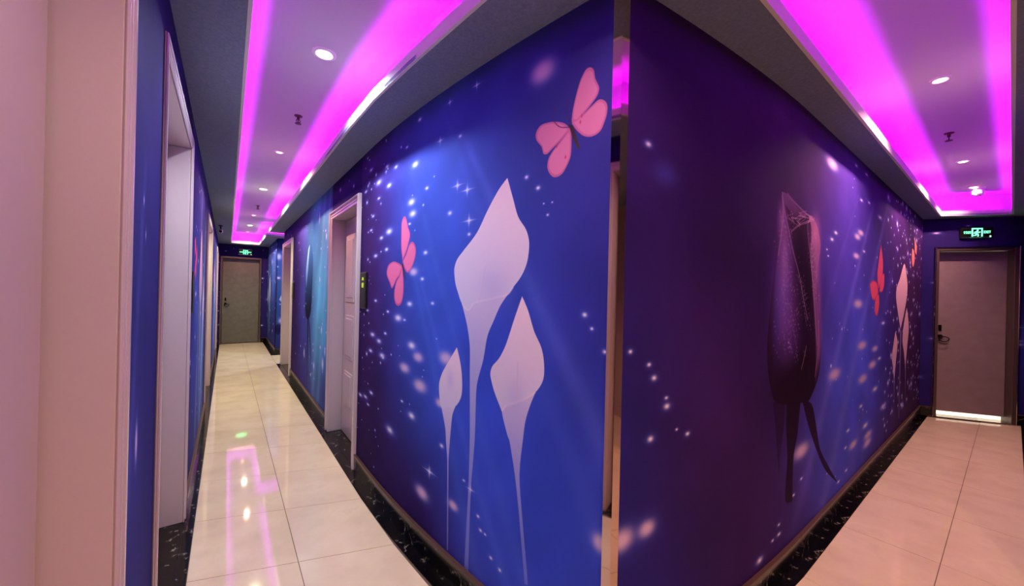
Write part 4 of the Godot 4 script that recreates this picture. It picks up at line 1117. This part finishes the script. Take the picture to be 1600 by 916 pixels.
# ---------------------------------------------------------------- doors
func doors() -> void:
	var along := Vector2(0, 1)
	room_door(1, "near white door at the left edge, its jamb close to the lens", frame_at(Vector2(LEFT_WALL, 0.2), along), 1.01, 2.26, true, 0.055, 0.42, false)
	room_door(2, "white door in the left wall, second from the camera", frame_at(Vector2(LEFT_WALL, 1.73), along), 1.25, 2.26, true, 0.055, 0.42)
	room_door(3, "white door in the left wall, third from the camera", frame_at(Vector2(LEFT_WALL, 5.3), along), 1.5, 2.2, true, 0.055, 0.42)
	room_door(4, "farthest white door in the left wall", frame_at(Vector2(LEFT_WALL, 9.6), along), 1.2, 2.2, true, 0.055, 0.42)
	room_door(5, "white panelled door beside the calla lily mural", frame_at(Vector2(0.82, 4.08), -along), 1.03, 2.15, false)
	room_door(6, "white door past the blue rose mural, before the side passage", frame_at(Vector2(0.82, 8.05), -along), 1.2, 2.2, false)
	end_door(7, "dark grey door closing the left corridor under the small exit sign", frame_at(Vector2(-0.145, 11.45), Vector2(1, 0)), 0.83, 2.13, 0.012, M.leaf_grey)
	var a := Vector2(6.88, 0.69)
	var e := (Vector2(7.42, -0.16) - a).normalized()
	end_door(8, "brownish grey door at the end of the right corridor, daylight under it", frame_at(a + e * 0.116, e), 0.747, 2.08, 0.06, M.leaf_brown)
	# the bright landing behind that door
	var n := Vector2(-e.y, e.x)
	var r := structure("wall_landing", "bright landing behind the right-hand door")
	for g in [[a - e * 0.3 + n * 0.13, a - e * 0.3 + n * 1.3, -1.0], [a + e * 1.3 + n * 0.13, a + e * 1.3 + n * 1.3, 1.0], [a - e * 0.35 + n * 1.3, a + e * 1.35 + n * 1.3, -1.0]]:
		panel(r, [g[0], g[1]], g[2], 0, 0.0, 2.0, 0.0, SOFFIT, M.ceiling_white, "painted_wall")
	var st := new_st()
	prism(st, PackedVector2Array([a - e * 0.4 + n * 0.12, a + e * 1.4 + n * 0.12, a + e * 1.4 + n * 1.45, a - e * 0.4 + n * 1.45]), SOFFIT, SOFFIT + 0.05)
	obj("landing_ceiling", st, M.ceiling_white, r)
	st = new_st()
	prism(st, PackedVector2Array([a - e * 0.3 + n * 0.13, a + e * 1.3 + n * 0.13, a + e * 1.3 + n * 1.3, a - e * 0.3 + n * 1.3]), -0.008, 0.0)
	obj("landing_floor", st, M.ceiling_white, r)
	var t := thing("added_daylight", "added unseen panel standing in for daylight behind the right-hand door", "ceiling light", Transform3D(Basis.IDENTITY, flat(a + e * 0.5 + n * 0.7, SOFFIT)))  # added panel out of view, stands in for daylight under the door
	st = new_st()
	cbox(st, Vector3(0, -0.015, 0), Vector3(0.5, 0.03, 0.5), 0.006)
	obj("daylight_panel", st, glow(Color(1.0, 0.93, 0.78), 4.0), t)
	var l := AreaLight3D.new()
	l.name = "daylight_glow"
	t.add_child(l, true)
	l.position = Vector3(0, -0.034, 0)
	l.rotation_degrees.x = -90
	l.area_size = Vector2(0.5, 0.5)
	l.area_normalize_energy = true
	l.light_color = Color(1.0, 0.93, 0.78)
	l.light_energy = 14.0
	l.area_range = 12.0
	l.shadow_enabled = true

# ---------------------------------------------------------------- fittings
func fittings() -> void:
	# polished corner guard
	var st := new_st()
	var c := Vector2(1.014, 0.779)
	ribbon(st, [Vector2(block_left(0.808), 0.808), c, Vector2(1.042, block_right(1.042))], -1.0, 0.0005, 0.005, 0.0, SOFFIT - 0.003, [], true)
	var guard := obj("corner_guard", st, M.mirror_steel)
	guard.set_meta("label", "tall polished metal corner guard where the two murals meet")
	guard.set_meta("category", "corner guard")
	# downlights
	var cool := Color(0.94, 0.97, 1.0)
	var warm := Color(1.0, 0.76, 0.62)
	var names := ["nearest", "second", "third", "fourth", "fifth", "farthest"]
	var spots := [Vector2(0.40, 2.29), Vector2(0.37, 4.21), Vector2(0.35, 5.93), Vector2(0.35, 8.2), Vector2(0.35, 9.6), Vector2(0.35, 10.75)]
	for i in 6:
		var big := i % 2 == 0
		downlight(spots[i], UPPER, 0.048 if big else 0.032, (cool if i == 0 else Color(1.0, 0.98, 0.80)) if big else warm, [3.0, 2.3, 4.6, 1.8, 4.4, 1.7][i], 14.0 if big else 6.0, "%s %s downlight from the camera in the left cove" % [names[i], "large white" if big else "small warm"], "downlights in the left cove")
	var far := [[Vector2(3.26, 0.27), "nearest warm downlight in the right cove", 3.5], [Vector2(5.30, 0.29), "second warm downlight in the right cove", 2.8], [Vector2(6.55, 0.28), "farthest warm downlight in the right cove, by the smoke detector", 1.9]]
	for f in far:
		downlight(f[0], UPPER, 0.036, Color(1.0, 0.74, 0.66), f[2], 12.0, f[1], "downlights in the right cove")
	downlight(Vector2(0.42, 0.33), UPPER, 0.036, Color(1.0, 0.84, 0.76), 1.9, 10.0, "warm downlight in the turn of the cove, over the camera", "downlights in the left cove")
	downlight(Vector2(0.7, -0.9), SOFFIT, 0.04, Color(1.0, 0.74, 0.58), 4.0, 10.0, "warm downlight in the lobby ceiling behind the camera", "lobby downlights")
	downlight(Vector2(1.4, 8.62), UPPER, 0.036, cool, 2.4, 10.0, "unseen white downlight added inside the side passage", "downlights in the left cove")  # unseen lamp added to brighten the passage wall
	sprinkler(Vector2(0.40, 3.24), UPPER, "dark sprinkler head between the first two downlights of the left cove")
	sprinkler(Vector2(0.36, 7.2), UPPER, "small dark sprinkler head far along the left cove")
	sprinkler(Vector2(4.35, 0.31), UPPER, "dark sprinkler head in the right cove between two warm downlights")
	# smoke detector
	var t := thing("smoke_detector", "white domed smoke detector hanging at the far end of the right cove", "smoke detector", Transform3D(Basis.IDENTITY, flat(Vector2(6.62, 0.25), UPPER)))
	st = new_st()
	lathe(st, [Vector2(0.055, 0.0), Vector2(0.055, -0.02), Vector2(0.05, -0.024), Vector2(0.0, -0.024)], 20)
	obj("base", st, M.white_plastic, t)
	st = new_st()
	lathe(st, [Vector2(0.042, -0.024), Vector2(0.05, -0.05), Vector2(0.046, -0.075), Vector2(0.03, -0.092), Vector2(0.0, -0.098)], 20)
	obj("dome", st, M.white_plastic, t)
	st = new_st()
	lathe(st, [Vector2(0.006, -0.085), Vector2(0.006, -0.1), Vector2(0.0, -0.1)], 8, Vector3(-0.018, 0, 0.018))
	obj("sensor_eye", st, M.black_plastic, t)
	# security camera
	t = thing("security_camera", "small security camera under the left ceiling border near the end", "camera", Transform3D(Basis.IDENTITY, flat(Vector2(-0.11, 8.1), SOFFIT)))
	st = new_st()
	lathe(st, [Vector2(0.03, 0.0), Vector2(0.03, -0.012), Vector2(0.009, -0.016), Vector2(0.009, -0.07)], 14)
	obj("bracket", st, M.dark_metal, t)
	st = new_st()
	cbox(st, Vector3(0, -0.095, 0.03), Vector3(0.06, 0.055, 0.13), 0.012, Basis(Vector3.RIGHT, 0.25))
	obj("body", st, M.white_plastic, t)
	st = new_st()
	lathe(st, [Vector2(0.022, -0.01), Vector2(0.022, 0.012), Vector2(0.0, 0.012)], 14, Vector3(0, -0.112, 0.096), Basis(Vector3.RIGHT, Vector3.BACK, Vector3.DOWN))
	obj("lens", st, M.black_gloss, t)
	# signs
	exit_sign(frame_at(Vector2(0.34, 11.45), Vector2(1, 0)).translated(Vector3(0, 2.255, 0)), "green emergency exit sign at the end of the left corridor")
	var a := Vector2(6.88, 0.69)
	var e := (Vector2(7.42, -0.16) - a).normalized()
	exit_sign(frame_at(a + e * 0.48, e).translated(Vector3(0, 2.25, 0)), "green emergency exit sign above the door of the right corridor")
	var along := Vector2(0, 1)
	room_plate(frame_at(Vector2(0.82, 2.92), -along).translated(Vector3(0, 1.395, 0)), "black room plate with yellow-green marks beside the calla lily mural's door", true)
	room_plate(frame_at(Vector2(0.82, 6.7), -along).translated(Vector3(0, 1.35, 0)), "black room plate beside the far door of the block, next to the blue rose")
	room_plate(frame_at(Vector2(LEFT_WALL, 3.09), along).translated(Vector3(0, 1.36, 0)), "black room plate on the left wall just past the second door")
	room_plate(frame_at(Vector2(LEFT_WALL, 6.98), along).translated(Vector3(0, 1.36, 0)), "black room plate on the left wall past the third door")
